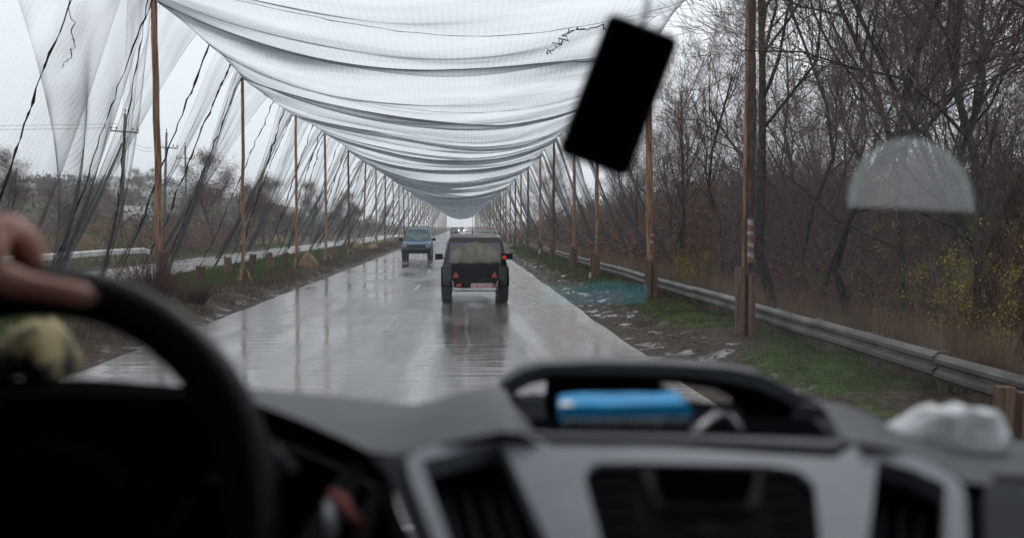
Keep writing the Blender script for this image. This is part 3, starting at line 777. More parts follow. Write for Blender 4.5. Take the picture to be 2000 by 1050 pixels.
# nearest left bay: one broad faint sheet and the strips beside it
def topl(v): 
    a = net_point(np.array([v]), np.array([0.])); return float(a[0][0]), float(a[1][0]), float(a[2][0])
def topr(v):
    a = net_point(np.array([v]), np.array([1.])); return float(a[0][0]), float(a[1][0]), float(a[2][0])
tag(drape(-1, 1.15, 2.75, -10.4, 20.5, .4, 6.2, 1, .5, 2, .16), 'broad faint sheet of side net filling the upper left corner', 'net', 'side nets')
tag(drape(-1, 2.1, 2.98, -10.4, 25.3, .3, .5, 2, .7, 2, .10), 'slanting side net ending in a dark gathered foot left of the thick pole', 'net', 'side nets')
tag(drape(-1, 2.75, 3.0, -9.6, 26.3, .1, .5, 3, .8, 2, .08), 'narrow side net hanging from the top of the thick left pole', 'net', 'side nets')
k = 0
for i in range(3, 34):
    specs = [(i + .02, i + .5, .30, .9), (i + .55, i + .97, .75, 1.0)] if i < 24 else [(i + .1, i + .8, .5, 1.2)]
    if i < 12: specs = [(i + .03, i + .30, .16, .85), (i + .50, i + .78, .52, .95), (i + .80, i + .99, .93, 1.1)]
    for q, (a, b, c, dn) in enumerate(specs):
        x0, y0, z0 = topl(i + c)
        o = drape(-1, a, b, -10.2 + rd.uniform(-.7, .5), y0 + rd.uniform(-.5, 1.6), rd.uniform(.05, .9), rd.uniform(.25, .7), 300 + k, dn * rd.uniform(.6, 1.15), rd.choice([1.5, 2, 2.5]), rd.uniform(.05, .12), rd.uniform(.1, .9)); k += 1
        if i < 12: lab = '%s side net of the %s bay beyond the thick left pole' % (['pole-side', 'middle', 'far-side'][q], ordinal(i - 2))
        else: lab = farlabL
        tag(o, lab, 'net', 'side nets')
for i in range(3, 34):
    specs = [(i + .05, i + .45, .3, 1.0), (i + .55, i + .95, .8, 1.0)] if i < 22 else [(i + .1, i + .8, .5, 1.2)]
    if i == 3: specs = [(i + .6, i + .95, .85, .9)]
    for q, (a, b, c, dn) in enumerate(specs):
        x0, y0, z0 = topr(i + c)
        o = drape(1, a, b, 7.3 + rd.uniform(-.4, .7), y0 + rd.uniform(-.2, 1.2), rd.uniform(.4, 1.0), rd.uniform(.5, 1.1), 700 + k, dn * rd.uniform(1.0, 1.7), rd.choice([1.5, 2, 3]), rd.uniform(.05, .12), rd.uniform(.1, .6)); k += 1
        if i == 3: lab = 'dark side net just beyond the pale leaning right-hand pole'
        elif i < 12: lab = '%s side net of the %s bay beyond the thick barked right pole' % (['near', 'far'][q], ordinal(i - 1))
        else: lab = farlabR
        tag(o, lab, 'net', 'side nets')

# ropes and loose cords
cl = []
def cordL(v, bx, by, bz, r, lab, seed, mid=.35, jit=.015):
    x0, y0, z0 = topl(v)
    P = [(x0, y0, z0), (x0 + (bx - x0) * .35, y0 + (by - y0) * .3, z0 + (bz - z0) * (.35 + .0)), (x0 + (bx - x0) * .7, y0 + (by - y0) * .75 + mid * .3, z0 + (bz - z0) * .72 - .05), (bx, by, bz)]
    tag(cordP(P, r, seed=seed, jit=jit), lab, 'cord', 'black cords of the side nets')
cordL(2.52, -10.2, 20.4, .6, .024, 'black cord slanting to the left photo edge above the driver hand', 1)
cordL(2.98, -10.3, 24.6, .3, .02, 'long frayed black cord slanting down-left from the top of the thick left pole', 2, jit=.02)
cordL(2.94, -9.2, 25.5, .2, .014, 'straight black cord close left of the thick left pole', 3)
# loose ends high in the upper left corner
tag(cordP([(-6.9, 14.6, 7.3), (-6.62, 16.6, 6.35), (-6.45, 16.9, 5.6), (-6.38, 16.8, 4.95), (-6.52, 16.7, 4.65)], .007, seed=5, jit=.025), 'thin curly cord end dangling in the upper left corner', 'cord', 'black cords of the side nets')
tag(cordP([(-7.25, 15.4, 5.9), (-7.45, 15.3, 5.5), (-7.72, 15.3, 5.15), (-7.68, 15.3, 4.9), (-7.6, 15.3, 5.1), (-7.5, 15.3, 5.45)], .008, seed=6, jit=.02), 'short looped cord end in the far upper left corner', 'cord', 'black cords of the side nets')
for i in range(3, 16):
    for q in range(3 if i < 9 else 2):
        v = i + (.40, .66, .97)[q] + rd.uniform(-.04, .04); x0, y0, z0 = topl(v)
        lab = ('%s black cord of the %s bay beyond the thick left pole' % (('near', 'middle', 'far')[q], ordinal(i - 2))) if i < 12 else 'thin black cord among the far left-hand nets'
        cordL(v, -10.0 + rd.uniform(-.7, .8), y0 + rd.uniform(-.6, 1.8), rd.uniform(.0, .5), rd.uniform(.016, .03), lab, 40 + i * 5 + q, mid=rd.uniform(-1, 1), jit=.02)
# frayed cord hanging overhead beside the phone
tag(cordP([(5.0, 26.3, 6.9), (3.3, 23.5, 6.75), (2.4, 22.6, 6.45), (1.9, 22.4, 5.9)], .014, seed=71, jit=.05, n=60), 'frayed cord strung below the overhead net left of the phone', 'cord')

# ------------------------------------------------------------------ guardrail (right), low rail (left)
def wbeam(name_, pathf, y0, y1, zt, x0, face, mat, parent):
    """W profile beam following x = pathf(y)"""
    prof = [(0, 0), (.035, .02), (.075, .055), (.075, .10), (.03, .135), (.03, .175), (.075, .21), (.075, .255), (.035, .29), (0, .31)]
    yy = np.arange(y0, y1 + .01, 1.0); rings = []
    for y in yy:
        rings.append([(pathf(y) - face * a, y, zt - b) for a, b in prof] + [(pathf(y) - face * (a - .006), y, zt - b) for a, b in reversed(prof)])
    mb = MB(); mb.loft(rings); return mb.build(name_, mat, parent, recalc=True)
gr = empty('guardrail', (5.35, 4, 0)); 
gr.location = (0, 0, 0)
yk = 3.0; k = 0
while yk < 150:
    zt = .64 + .012 * math.sin(yk * .7)
    wbeam('rail_beam', lambda y: 5.42 + .03 * math.sin(y * .4) + .012 * ((k % 2)), yk, yk + 4.06, zt, 0, 1, M['steel'], gr)
    yk += 4.0; k += 1
bol = MB()
for j in range(44):
    y = 3.2 + j * 2.0 if j < 20 else 43.2 + (j - 20) * 4
    z0 = float(hgt(5.56, y)); mb = MB()
    mb.box((5.545, y, .2), (.1, .07, .86)); mb.box((5.47, y, .48), (.07, .12, .2)); mb.build('rail_post', M['steel'], gr, bevel=.004)
tag(gr, 'long grey steel guardrail with double-wave beam along the right verge', 'guardrail')

lr = empty('low_rail', (0, 0, 0)); mb = MB()
rail2 = pbr('white_rail_paint', (0.55, .55, .54), .5, col2=(.35, .35, .34), scale=2)
pts = [(-21.6, 38, .60), (-21, 42.7, .62), (-20, 48.3, .66), (-19.2, 54, .72), (-18.6, 59, .72), (-18.5, 59.6, .60)]
rings = []
for p in pts:
    zz = p[2] + .06
    rings.append([(p[0], p[1], zz), (p[0] + .06, p[1], zz - .05), (p[0] + .06, p[1], zz - .3), (p[0], p[1], zz - .34), (p[0] - .05, p[1], zz - .3), (p[0] - .05, p[1], zz - .05)])
mb.loft(rings); mb.build('rail_beam', rail2, lr)
for q in range(13):
    t = q / 12; f = t * (len(pts) - 1); a = min(int(f), len(pts) - 2); b = f - a
    p = [pts[a][j] * (1 - b) + pts[a + 1][j] * b for j in range(3)]; g = float(hgt(p[0], p[1]))
    mb = MB(); mb.box((p[0] - .07, p[1], g + .25), (.1, .1, .8)); mb.build('rail_post', M['concrete'], lr)
tag(lr, 'low whitish rail on short posts beyond the side road on the left', 'rail')

# short delineators on the right verge
def delin(x, y, h, lab, tilt=0.0):
    o = empty('marker_post', (x, y, float(hgt(x, y)))); o.rotation_euler = (0, tilt, 0)
    mb = MB(); mb.tube([(0, 0, -.1), (0, 0, h)], .035, 8); mb.build('post', M['timber'], o)
    mb = MB(); mb.tube([(0, 0, h * .72), (0, 0, h * .98)], .037, 8); mb.build('white_band', rail2, o, recalc=False)
    tag(o, lab, 'marker post', 'marker posts')
delin(3.75, 50, .9, 'small leaning whitish marker post on the verge right of the pickup', .12)
delin(3.9, 30.5, .6, 'short thin marker post on the right verge before the striped pole')
delin(3.9, 90, .9, 'tiny whitish marker post far off on the right verge', .25)

# ------------------------------------------------------------------ stumps, boulders
def stump(x, y, h, r, lab, seed, tx=0):
    rq = random.Random(seed); n = 10; rings = []
    for k_, (z, s) in enumerate(((-.1, 1.25), (.1, 1.08), (h * .6, .95), (h * .97, .9), (h, .84))):
        rings.append([(math.cos(2 * math.pi * j / n) * r * s * (1 + .08 * math.sin(3 * j + seed)) + tx * z, math.sin(2 * math.pi * j / n) * r * s, z + (.04 * math.sin(j + seed) if k_ > 2 else 0)) for j in range(n)])
    mb = MB(); mb.loft(rings); o = mb.build('stump', M['wood_dark'] if seed % 2 else M['timber'], None, smooth=False, loc=(x, y, float(hgt(x, y))))
    tag(o, lab, 'stump', 'stumps along the left verge')
for q, (px, py, Y, h, r, lab) in enumerate([(397, 540, 37, .62, .2, 'dark round stump right of the reddish bush'), (452, 528, 43, .75, .17, 'pale-topped stump left of the slim second pole'),
        (497, 530, 42, .85, .16, 'upright stump just right of the slim second pole'), (532, 523, 46, .8, .18, 'dark stump wrapped in net left of the sandy boulder'), (560, 515, 50, .7, .2, 'dark stump close left of the third pole'),
        (655, 505, 62, .5, .2, 'low stump right of the large sandy boulder')]):
    stump((px - 905) / F * Y, Y, h, r, lab, q + 1, .05 * (-1) ** q)
def rock(px, py, Y, sz, lab, seed, sharp=False):
    bm = bmesh.new(); bmesh.ops.create_icosphere(bm, subdivisions=3, radius=1)
    rq = random.Random(seed); dirs = [(Vector((rq.gauss(0, 1), rq.gauss(0, 1), rq.gauss(0, 1))).normalized(), rq.uniform(.62, .9)) for _ in range(9)]
    for v in bm.verts:
        for d, c in dirs:
            e = v.co.dot(d) - c
            if e > 0: v.co -= d * e * .9
        v.co *= 1 + .04 * math.sin(v.co.x * 9 + seed) * math.sin(v.co.z * 8)
        if sharp and v.co.z > 0: v.co.x *= 1 - v.co.z * .7; v.co.z *= 1.25
        v.co = Vector((v.co.x * sz[0], v.co.y * sz[1], v.co.z * sz[2]))
    me = bpy.data.meshes.new('boulder'); bm.to_mesh(me); bm.free(); me.materials.append(M['stone'])
    X = (px - 905) / F * Y; o = link('boulder', me, None, (X, Y, float(hgt(X, Y)) + sz[2] * .45)); tag(o, lab, 'boulder', 'boulders beside the left poles')
rock(605, 534, 43.5, (.46, .4, .50), 'largest sandy boulder, pointed, at the foot of the third left pole', 1, True)
rock(729, 496, 76, (.45, .4, .36), 'rounded tan boulder at the road edge left of the blue car', 2)
rock(779, 474, 112, (.55, .45, .5), 'orange-tan boulder beside the windscreen of the blue car', 3)
rock(700, 488, 84, (.5, .4, .4), 'tan boulder behind the rounded one on the left verge', 4)
rock(549, 463, 120, (.9, .7, .8), 'small orange heap beyond the side road, right of the autumn trees', 5, True)
rock(690, 480, 100, (.8, .6, .5), 'farthest low tan boulder on the left verge', 6)

# ------------------------------------------------------------------ utility poles
def upole(px, pt, Y, lean, lab, strut=False, arm=True):
    X = (px - 905) / F * Y; g = float(hgt(X, Y)); H = 2.08 + (440 - pt) / F * Y - g
    o = empty('utility_pole', (X, Y, g)); o.rotation_euler = (0, lean, .35)
    mb = MB(); mb.tube([(0, 0, -.3), (0, 0, H)], [.17, .1], 8); mb.build('post', M['concrete'], o, smooth=True)
    za = H - 1.45
    mb = MB(); mb.box((0, -.12, za), (2.1, .09, .1)); a = mb.build('crossarm', M['concrete'], o)
    for xx in (-1.0, -.6, .62, 1.0, 0):
        zz = za if xx else H
        mb = MB(); mb.cyl((xx, -.12 if xx else 0, zz), (xx, -.12 if xx else 0, zz + .2), .025, 6); mb.cyl((xx, -.12 if xx else 0, zz + .16), (xx, -.12 if xx else 0, zz + .34), .065, 8, r2=.04); mb.build('insulator', M['concrete'], a)
    if strut:
        mb = MB(); mb.tube([(-3.4, 0, -.3), (-.1, 0, H - 2.3)], [.15, .1], 8); mb.build('strut', M['concrete'], o, smooth=True)
    tag(o, lab, 'utility pole', 'utility poles left of the road'); return Vector((X, Y, g + za))
a1 = upole(247, 226, 80, .05, 'nearest utility pole, with slanted strut, left of the thick wooden pole', True)
a2 = upole(329, 262, 96, .04, 'utility pole just right of the thick wooden pole', False)
a3 = upole(373, 288, 118, .0, 'smallest faint utility pole before the autumn trees')
for q, (p, qd) in enumerate(((a1 + Vector((-60, -18, 1)), a1), (a1, a2), (a2, a3))):
    for dz in (0, .3):
        P = [p + (qd - p) * (s / 12) + Vector((0, 0, .3 + dz - 1.2 * 4 * (s / 12) * (1 - s / 12))) for s in range(13)]
        mb = MB(); mb.tube(P, .012, 4); o = mb.build('overhead_wire', M['rope'], None, recalc=False)
        tag(o, ['thin wire leaving the nearest utility pole towards the left edge', 'thin wire between the first and second utility poles', 'thin wire between the second and third utility poles'][q] + (', lower one' if dz == 0 else ', upper one'), 'wire', 'wires of the utility poles')

# ------------------------------------------------------------------ trees
def tree_proto(seed, H, r0, fork=.35, spread=.55, levels=4, leafn=0, leafm=None, lean=(0, 0), dens=1.0, name='bare_tree', wrl=.1, minr=.006):
    rq = np.random.RandomState(seed)
    segs = [[] for _ in range(5)]
    tips = []
    def grow(p, d, Ln, r, lev):
        k = 7 if lev == 0 else (6 if lev == 1 else (5 if lev == 2 else 4))
        P = [p]; dd = d.copy(); st = Ln / (k - 1)
        for i in range(k - 1):
            dd = dd + rq.normal(size=3) * (.19 if lev == 0 else .24) + np.array([0, 0, .06 if lev > 0 else .03]); dd /= np.linalg.norm(dd)
            P.append(P[-1] + dd * st)
        P = np.array(P); tp = .45 if lev == 0 else .35
        rad = np.maximum(r * np.linspace(1, tp, k), minr * .6)
        if lev == 0: rad[0] *= 1.35
        segs[lev].append((P, rad))
        if lev >= levels: tips.append(P[-1]); tips.append(P[-2]); return
        nc = {0: int(12 * dens), 1: int(8 * dens), 2: int(6 * dens), 3: int(5 * dens)}[lev]
        for c in range(nc):
            t = fork + (1 - fork) * (c + rq.uniform(0, 1)) / nc if lev == 0 else rq.uniform(.2, 1.0)
            f = t * (k - 1); a = min(int(f), k - 2); q = P[a] * (1 - (f - a)) + P[a + 1] * (f - a)
            ax = P[a + 1] - P[a]; ax /= np.linalg.norm(ax)
            o = rq.normal(size=3); o -= ax * o.dot(ax); o /= np.linalg.norm(o)
            ang = rq.uniform(.3, .3 + spread)
            nd = ax * math.cos(ang) + o * math.sin(ang); nd[2] += .12; nd /= np.linalg.norm(nd)
            cl = Ln * (rq.uniform(.38, .62) if lev == 0 else rq.uniform(.4, .7)) * (1.15 - .5 * t if lev == 0 else 1.1 - .4 * t)
            rc = np.interp(f, range(k), rad) * rq.uniform(.42, .62)
            grow(q, nd, cl, max(rc, minr * .7), lev + 1)
    grow(np.zeros(3), np.array([lean[0], lean[1], 1.]) / math.sqrt(1 + lean[0] ** 2 + lean[1] ** 2), H * .82, r0, 0)
    def pack(levs, sides):
        Vs, Fs, o = [], [], 0
        for lv in levs:
            if not segs[lv]: continue
            P = np.array([s[0] for s in segs[lv]]); r = np.array([s[1] for s in segs[lv]])
            v, f = tubes_arr(P, r, sides[lv]); Vs.append(v); Fs.append(f + o); o += len(v)
        return np.concatenate(Vs), np.concatenate(Fs)
    V1, F1 = pack([0, 1], {0: 8, 1: 5}); V2, F2 = pack([2, 3, 4], {2: 4, 3: 3, 4: 3})
    root = empty(name)
    link('trunk', fast_mesh('trunk', V1, F1, [M['bark']], smooth=True), root)
    mats = [M['twig']]; mi = np.zeros(len(F2), int)
    if leafn:
        tp = np.array(tips); c = tp[rq.randint(0, len(tp), leafn)] + rq.normal(size=(leafn, 3)) * wrl
        V3, F3 = leaves_arr(c, .045, rq, 1.); F2 = np.concatenate([F2, F3 + len(V2)]); V2 = np.concatenate([V2, V3]); mats.append(leafm); mi = np.concatenate([mi, np.ones(len(F3), int)])
    link('crown', fast_mesh('crown', V2, F2, mats, midx=mi), root)
    return root
protos = [tree_proto(1, 12, .095, .3, .6, lean=(.10, 0), dens=1.0), tree_proto(2, 11, .085, .25, .75, lean=(-.16, .05)), tree_proto(3, 13, .11, .4, .5, lean=(.03, 0)),
          tree_proto(4, 10, .075, .2, .8, leafn=1400, leafm=M['deadleaf'], lean=(-.1, 0)), tree_proto(5, 9, .06, .15, .8, leafn=2500, leafm=M['deadleaf'], dens=1.05), tree_proto(6, 12.5, .085, .35, .55, lean=(.14, .1))]
used = [False] * len(protos)
def place(proto, x, y, sc, rz, lab, cat='tree', grp=None):
    if not used[proto]: o = protos[proto]; used[proto] = True
    else: o = copy_tree(protos[proto])
    o.location = (x, y, float(hgt(x, y)) - .1); o.scale = (sc, sc, sc); o.rotation_euler = (0, 0, rz)
    return tag(o, lab, cat, grp)
G = 'bare trees of the wood on the right'
near = [(2, 1533, 20.5, .95, 3.3, 'dark leaning trunk close right of the thick barked pole'),
        (0, 1600, 22, .8, 5.2, 'slim crooked tree second right of the thick barked pole, behind the guardrail'),
        (1, 1690, 19.5, 1.0, .5, 'forked tree standing left of the half-round sticker'),
        (5, 1930, 14.5, .9, 3.1, 'dark tree at the right edge with steeply slanting limbs'),
        (3, 1800, 18, .95, 1.0, 'twiggy tree behind the half-round sticker'),
        (5, 1410, 31, .7, 3.6, 'bare tree filling the gap between the phone and the thick barked pole'),
        (2, 1352, 40, .72, 3.4, 'bare tree just right of the phone'),
        (4, 1870, 24, 1.1, 2.0, 'leafy brown tree behind the right edge trees'),
        (1, 1990, 12, .85, 2.2, 'branchy tree cut off by the right photo edge')]
for pr, px, Y, sc, rz, lab in near:
    place(pr, (px - 905) / F * Y, Y, sc, rz, lab, 'tree', G)
rt = random.Random(77); cnt = 0; placed = []
while cnt < 85:
    Y = 9 * (190 / 9) ** rt.random(); X = 8.2 + rt.random() ** 1.2 * (6 + .38 * Y)
    if any((X - a) ** 2 + (Y - b) ** 2 < (.9 + Y * .01) ** 2 for a, b in placed): continue
    if (X / Y > .62): continue
    placed.append((X, Y)); cnt += 1
    place(rt.randrange(6), X, Y, rt.uniform(.42, .88), rt.uniform(0, 6.28), 'bare dark tree in the crowded wood right of the road', 'tree', G)
# left side trees
G2 = 'trees and bushes left of the road'
pl = [tree_proto(21, 8, .12, .12, .9, leafn=15000, leafm=M['deadleaf'], name='autumn_tree', wrl=.25), tree_proto(22, 7, .10, .1, .95, leafn=13000, leafm=M['tanleaf'], name='autumn_tree', wrl=.28)]
protos += pl; used += [False, False]
lt = [(6, 425, 92, 1.12, 'tallest dark crowned tree right of the thick left pole'), (7, 465, 88, .95, 'rust coloured tree just left of the second slim pole'), (6, 520, 100, .85, 'round brown tree between the second and third left poles'),
      (7, 552, 108, .8, 'rusty bush-like tree close left of the third pole'), (6, 610, 125, .95, 'brown tree between the third and fourth left poles'), (6, 40, 66, .72, 'dark bushy tree at the left edge above the driver hand'),
      (7, -20, 60, .7, 'brown tree cut off by the left photo edge'), (6, 135, 105, .75, 'low dark tree beyond the mounds near the left edge'), (6, 200, 130, .7, 'small dark tree on the field behind the brown mounds'), (6, 385, 120, .8, 'dark tree behind the smallest utility pole'), (7, 355, 105, .55, 'low rusty bush right of the thick pole'),
      (6, 670, 150, .9, 'hazy brown tree behind the fifth left pole'), (7, 705, 170, .9, 'hazy tree behind the sixth left pole')]
for pr, px, Y, sc, lab in lt:
    place(pr, (px - 905) / F * Y, Y, sc, rt.uniform(0, 6), lab, 'tree', G2)
for q in range(16):
    Y = rt.uniform(150, 330); place(6 + q % 2, -22 - rt.random() * Y * .28, Y, rt.uniform(.7, 1.1), rt.uniform(0, 6), 'hazy brown tree far off behind the left-hand nets', 'tree', G2)
for q in range(14):
    Y = 200 + q * 22; place(q % 6, 9 + rt.random() * 25, Y, rt.uniform(.8, 1.1), rt.uniform(0, 6), 'hazy bare tree far down the right side of the road', 'tree', G)

# shrubs: reddish bush by the thick pole, yellow-leaved shrubs in the wood
def shrub(x, y, n, h, spread, leafn, leafm, name, lab, cat, wandm, seed, lsz=.035):
    rq = np.random.RandomState(seed); k = 5
    tt = np.linspace(0, 1, k)[None, :, None]; an = rq.uniform(0, 6.28, n); ls = rq.uniform(0, 1, n) ** .7 * spread
    D = np.stack([np.cos(an) * ls, np.sin(an) * ls, np.ones(n)], 1); H = rq.uniform(.5, 1.1, n)[:, None, None] * h
    B = np.stack([np.cos(an) * ls * .25, np.sin(an) * ls * .25, np.zeros(n)], 1)
    P = B[:, None, :] + D[:, None, :] * H * tt + rq.normal(size=(n, 1, 3)) * .18 * H * tt ** 2 + rq.normal(size=(n, k, 3)) * .03 * h * tt
    V1, F1 = tubes_arr(P, np.linspace(1.4, .4, k)[None] * np.full((n, 1), .0055 * max(1, y / 25)))
    root = empty(name, (x, y, float(hgt(x, y)) - .05)); link('stem', fast_mesh('stem', V1, F1, [wandm]), root)
    hot = rq.randint(0, n, max(4, n // 3)) if name == 'yellow_shrub' else np.arange(n)
    i = hot[rq.randint(0, len(hot), leafn)]; j = rq.randint(2, k, leafn); V2, F2 = leaves_arr(P[i, j] + rq.normal(size=(leafn, 3)) * .07, lsz, rq, .7)
    link('foliage', fast_mesh('foliage', V2, F2, [leafm]), root); tag(root, lab, cat)
redtwig = pbr('reddish_twig', (.13, .065, .052), .85, col2=(.06, .036, .03), scale=5)
shrub(-7.2, 23.2, 700, 1.15, .8, 1600, M['deadleaf'], 'red_bush', 'dense reddish-brown leafless bush around the foot of the thick left pole', 'bush', redtwig, 3, .02)
shrub(-6.6, 24.8, 300, .6, .8, 700, M['deadleaf'], 'weed_bush', 'low dark weedy bush right of the reddish bush by the road', 'bush', M['twig'], 4, .02)
yl = [(1352, 505, 27, 1.5, 'yellow-leaved shrub in the wood left of the thick barked pole', 620), (1385, 470, 29, 2.1, 'sparse yellow shrub just left of the barked pole', 260), (1850, 440, 17, 2.3, 'tall yellow-leaved shrub under the half-round sticker', 560), (1925, 470, 14.5, 2.2, 'brightest yellow-leaved shrub near the right photo edge', 750), (1985, 560, 13, 2.0, 'yellow-green shrub cut by the right photo edge', 420), (1760, 560, 17.5, 1.7, 'thin yellowish shrub above the guardrail left of the sticker', 180), (1625, 560, 20, 1.4, 'sparse olive shrub behind the rail right of the barked pole', 120)]
for q, (px, py, Y, h, lab, nl) in enumerate(yl):
    shrub((px - 905) / F * Y, Y, 46, h, .55, int(nl * 2.2), M['yellowleaf'], 'yellow_shrub', lab, 'shrub', M['twig'], 60 + q, .021)

# ------------------------------------------------------------------ vehicles
M['olive'] = pbr('dark_olive_paint', (0.022, 0.024, 0.021), .38, col2=(0.04, 0.039, 0.034), scale=2.5, rough2=.6)
M['bluepaint'] = pbr('blue_grey_paint', (0.055, 0.12, 0.21), .3, col2=(0.05, 0.09, 0.14), scale=2, rough2=.5)
M['canvas'] = pbr('beige_canvas', (0.34, 0.305, 0.245), .85, spec=.1, col2=(0.21, 0.19, 0.155), scale=2.5, stretch=(2, 1, 1), bump=.4)
M['seamcanvas'] = pbr('canvas_hem', (0.27, 0.25, 0.21), .85)
M['redglass'] = pbr('red_reflector', (0.55, 0.03, 0.03), .3, col2=(.4, .02, .02))
M['redlamp'] = emit('lit_red_lamp', (.8, .07, .05), .3)
M['plate'] = pbr('pale_plate', (0.55, 0.46, 0.48), .5, col2=(.42, .33, .35), scale=14)
M['plate_red'] = pbr('plate_red', (0.5, 0.07, 0.10), .5)
M['lampglass'] = pbr('lamp_glass', (0.38, .40, .41), .15, col2=(.22, .23, .24), scale=9)
M['wsglass'] = pbr('car_windscreen', (0.11, 0.19, 0.20), .12, col2=(0.035, 0.06, 0.065), scale=2.6, lo=.4, hi=.6)
M['headlamp'] = emit('lit_headlamp', (1, .96, .85), 60)

def prof(w, z0, z1, bev=.06, top=1.0):
    return [(-w, z0 + bev), (-w + bev, z0), (w - bev, z0), (w, z0 + bev), (w, z0 + (z1 - z0) * .6), (w * top, z1 - .02), (w * top - .05, z1), (-w * top + .05, z1), (-w * top, z1 - .02), (-w, z0 + (z1 - z0) * .6)]

def make_suv(name, loc, rz, W, Hh, paint, rear=True, canvas=False, lod=False):
    o = empty(name, loc, rz); w = W / 2; ln = 4.3
    sc = Hh / 1.85
    tyre_r = .395
    mb = MB()   # lower body, from rear (y=0) to the nose
    st = [(0.0, .90, .62, 1.04), (.06, .955, .5, 1.08), (.5, .98, .45, 1.09), (2.6, .98, .45, 1.09), (3.0, .97, .45, 1.08), (3.9, .93, .5, 1.02), (4.15, .90, .52, .97), (4.25, .85, .56, .93)]
    mb.loft([[(x, y, z) for x, z in prof(w * f, a, b * sc)] for y, f, a, b in st])
    mb.build('body', paint, o, bevel=.02)
    # greenhouse
    gh = [(0.04, .95, 1.05, .90, 1.30), (.10, .93, 1.05, .79, 1.76), (.30, .93, 1.05, .76, 1.84), (1.9, .93, 1.05, .76, 1.85), (2.35, .93, 1.05, .73, 1.80), (3.05, .93, 1.05, .9, 1.08)]
    mb = MB(); rings = []
    for y, f0, z0, f1, z1 in gh:
        z0 *= sc; z1 *= sc; r = min(.08, (z1 - z0) * .45)
        rings.append([(-w * f0, y, z0), (w * f0, y, z0), (w * f1, y, z1 - r), (w * f1 - r * .35, y, z1 - r * .25), (w * f1 - r, y, z1), (-w * f1 + r, y, z1), (-w * f1 + r * .35, y, z1 - r * .25), (-w * f1, y, z1 - r)])
    mb.loft(rings); mb.build('cabin', paint, o, bevel=.015)
    for sx in (-1, 1):
        mb = MB()
        q = [(.25, 1.14), (2.55, 1.14), (2.05, 1.68), (.3, 1.68)]
        def sidex(z): return sx * (w * (.93 + (.76 - .93) * (z / 1.05 - 1) / (.8) * 1.0) + .012)
        mb.ext([(sidex(z), y, z * sc) for y, z in q], [], (sx * .01, 0, 0)); mb.build('side_window', M['glass_dark'], o)
    # windscreen lies on the sloping front of the greenhouse
    mb = MB(); n_ = Vector((0, .72, .70)) * .016
    a = [(-w * .86, 2.98, 1.12 * sc), (w * .86, 2.98, 1.12 * sc), (w * .70, 2.42, 1.70 * sc), (-w * .70, 2.42, 1.70 * sc)]
    mb.ext([Vector(p) + n_ for p in a], [], n_ * .8); mb.build('windscreen', M['wsglass'], o)
    mb = MB()
    a = [(-w * .80, .03, 1.10 * sc), (w * .80, .03, 1.10 * sc), (w * .74, .055, 1.62 * sc), (-w * .74, .055, 1.62 * sc)]
    mb.ext([Vector(p) + Vector((0, -.02, 0)) for p in a], [], (0, -.01, 0)); mb.build('rear_window', M['glass_dark'], o)
    # wheels
    for sx in (-1, 1):
        for y in (.62, 3.42):
            mb = MB(); cx = sx * (w - .12); rings = []
            for dx, r in ((-.125, .70), (-.125, .9), (-.10, .985), (-.04, 1.0), (.04, 1.0), (.10, .985), (.125, .9), (.125, .70)):
                rings.append([(cx + dx, y + math.cos(t * math.pi / 12) * tyre_r * r * (1 + .006 * (t % 2)), tyre_r + math.sin(t * math.pi / 12) * tyre_r * r) for t in range(24)])
            mb.loft(rings); wh = mb.build('wheel', M['rubber'], o, smooth=False)
            mb = MB(); mb.cyl((cx + sx * .10, y, tyre_r), (cx + sx * .135, y, tyre_r), .26, 20); mb.cyl((cx + sx * .13, y, tyre_r), (cx + sx * .15, y, tyre_r), .07, 12); mb.build('rim', M['chrome'], wh)
            mb = MB(); n = 10; P = [(cx + sx * .0, y + math.cos(t * math.pi / n) * .46, tyre_r + .06 + math.sin(t * math.pi / n) * .46) for t in range(n + 1)]
            mb.loft([[(px_ - .14, py_, pz_), (px_ + .14, py_, pz_), (px_ + .14, py_ , pz_ + .05), (px_ - .14, py_, pz_ + .05)] for px_, py_, pz_ in P]); mb.build('wheel_arch', paint if not canvas else M['black'], o)
    # front face
    mb = MB(); mb.box((0, 4.27, .80 * sc), (W * .60, .06, .15)); g = mb.build('grille', M['black'], o, bevel=.01)
    for k in range(5):
        mb = MB(); mb.box((-.4 + k * .2, 4.305, .80 * sc), (.02, .02, .12)); mb.build('grille_bar', M['chrome'], g)
    for sx in (-1, 1):
        mb = MB(); mb.box((sx * W * .385, 4.24, .81 * sc), (.26, .10, .15)); mb.build('headlight', M['lampglass'], o, bevel=.02)
        mb = MB(); mb.box((sx * (w + .13), 2.75, 1.17 * sc), (.22, .10, .17)); mb.cyl((sx * (w - .05), 2.75, 1.1 * sc), (sx * (w + .05), 2.75, 1.14 * sc), .02, 6); mb.build('wing_mirror', M['black'], o, bevel=.03)
    mb = MB(); mb.box((0, 4.30, .54), (W * .98, .22, .26)); mb.build('front_bumper', M['black'], o, bevel=.04)
    # rear face
    mb = MB(); mb.box((0, -.02, .86 * sc), (W * .70, .06, .36)); mb.build('tailgate', M['black'] if canvas else paint, o, bevel=.015)
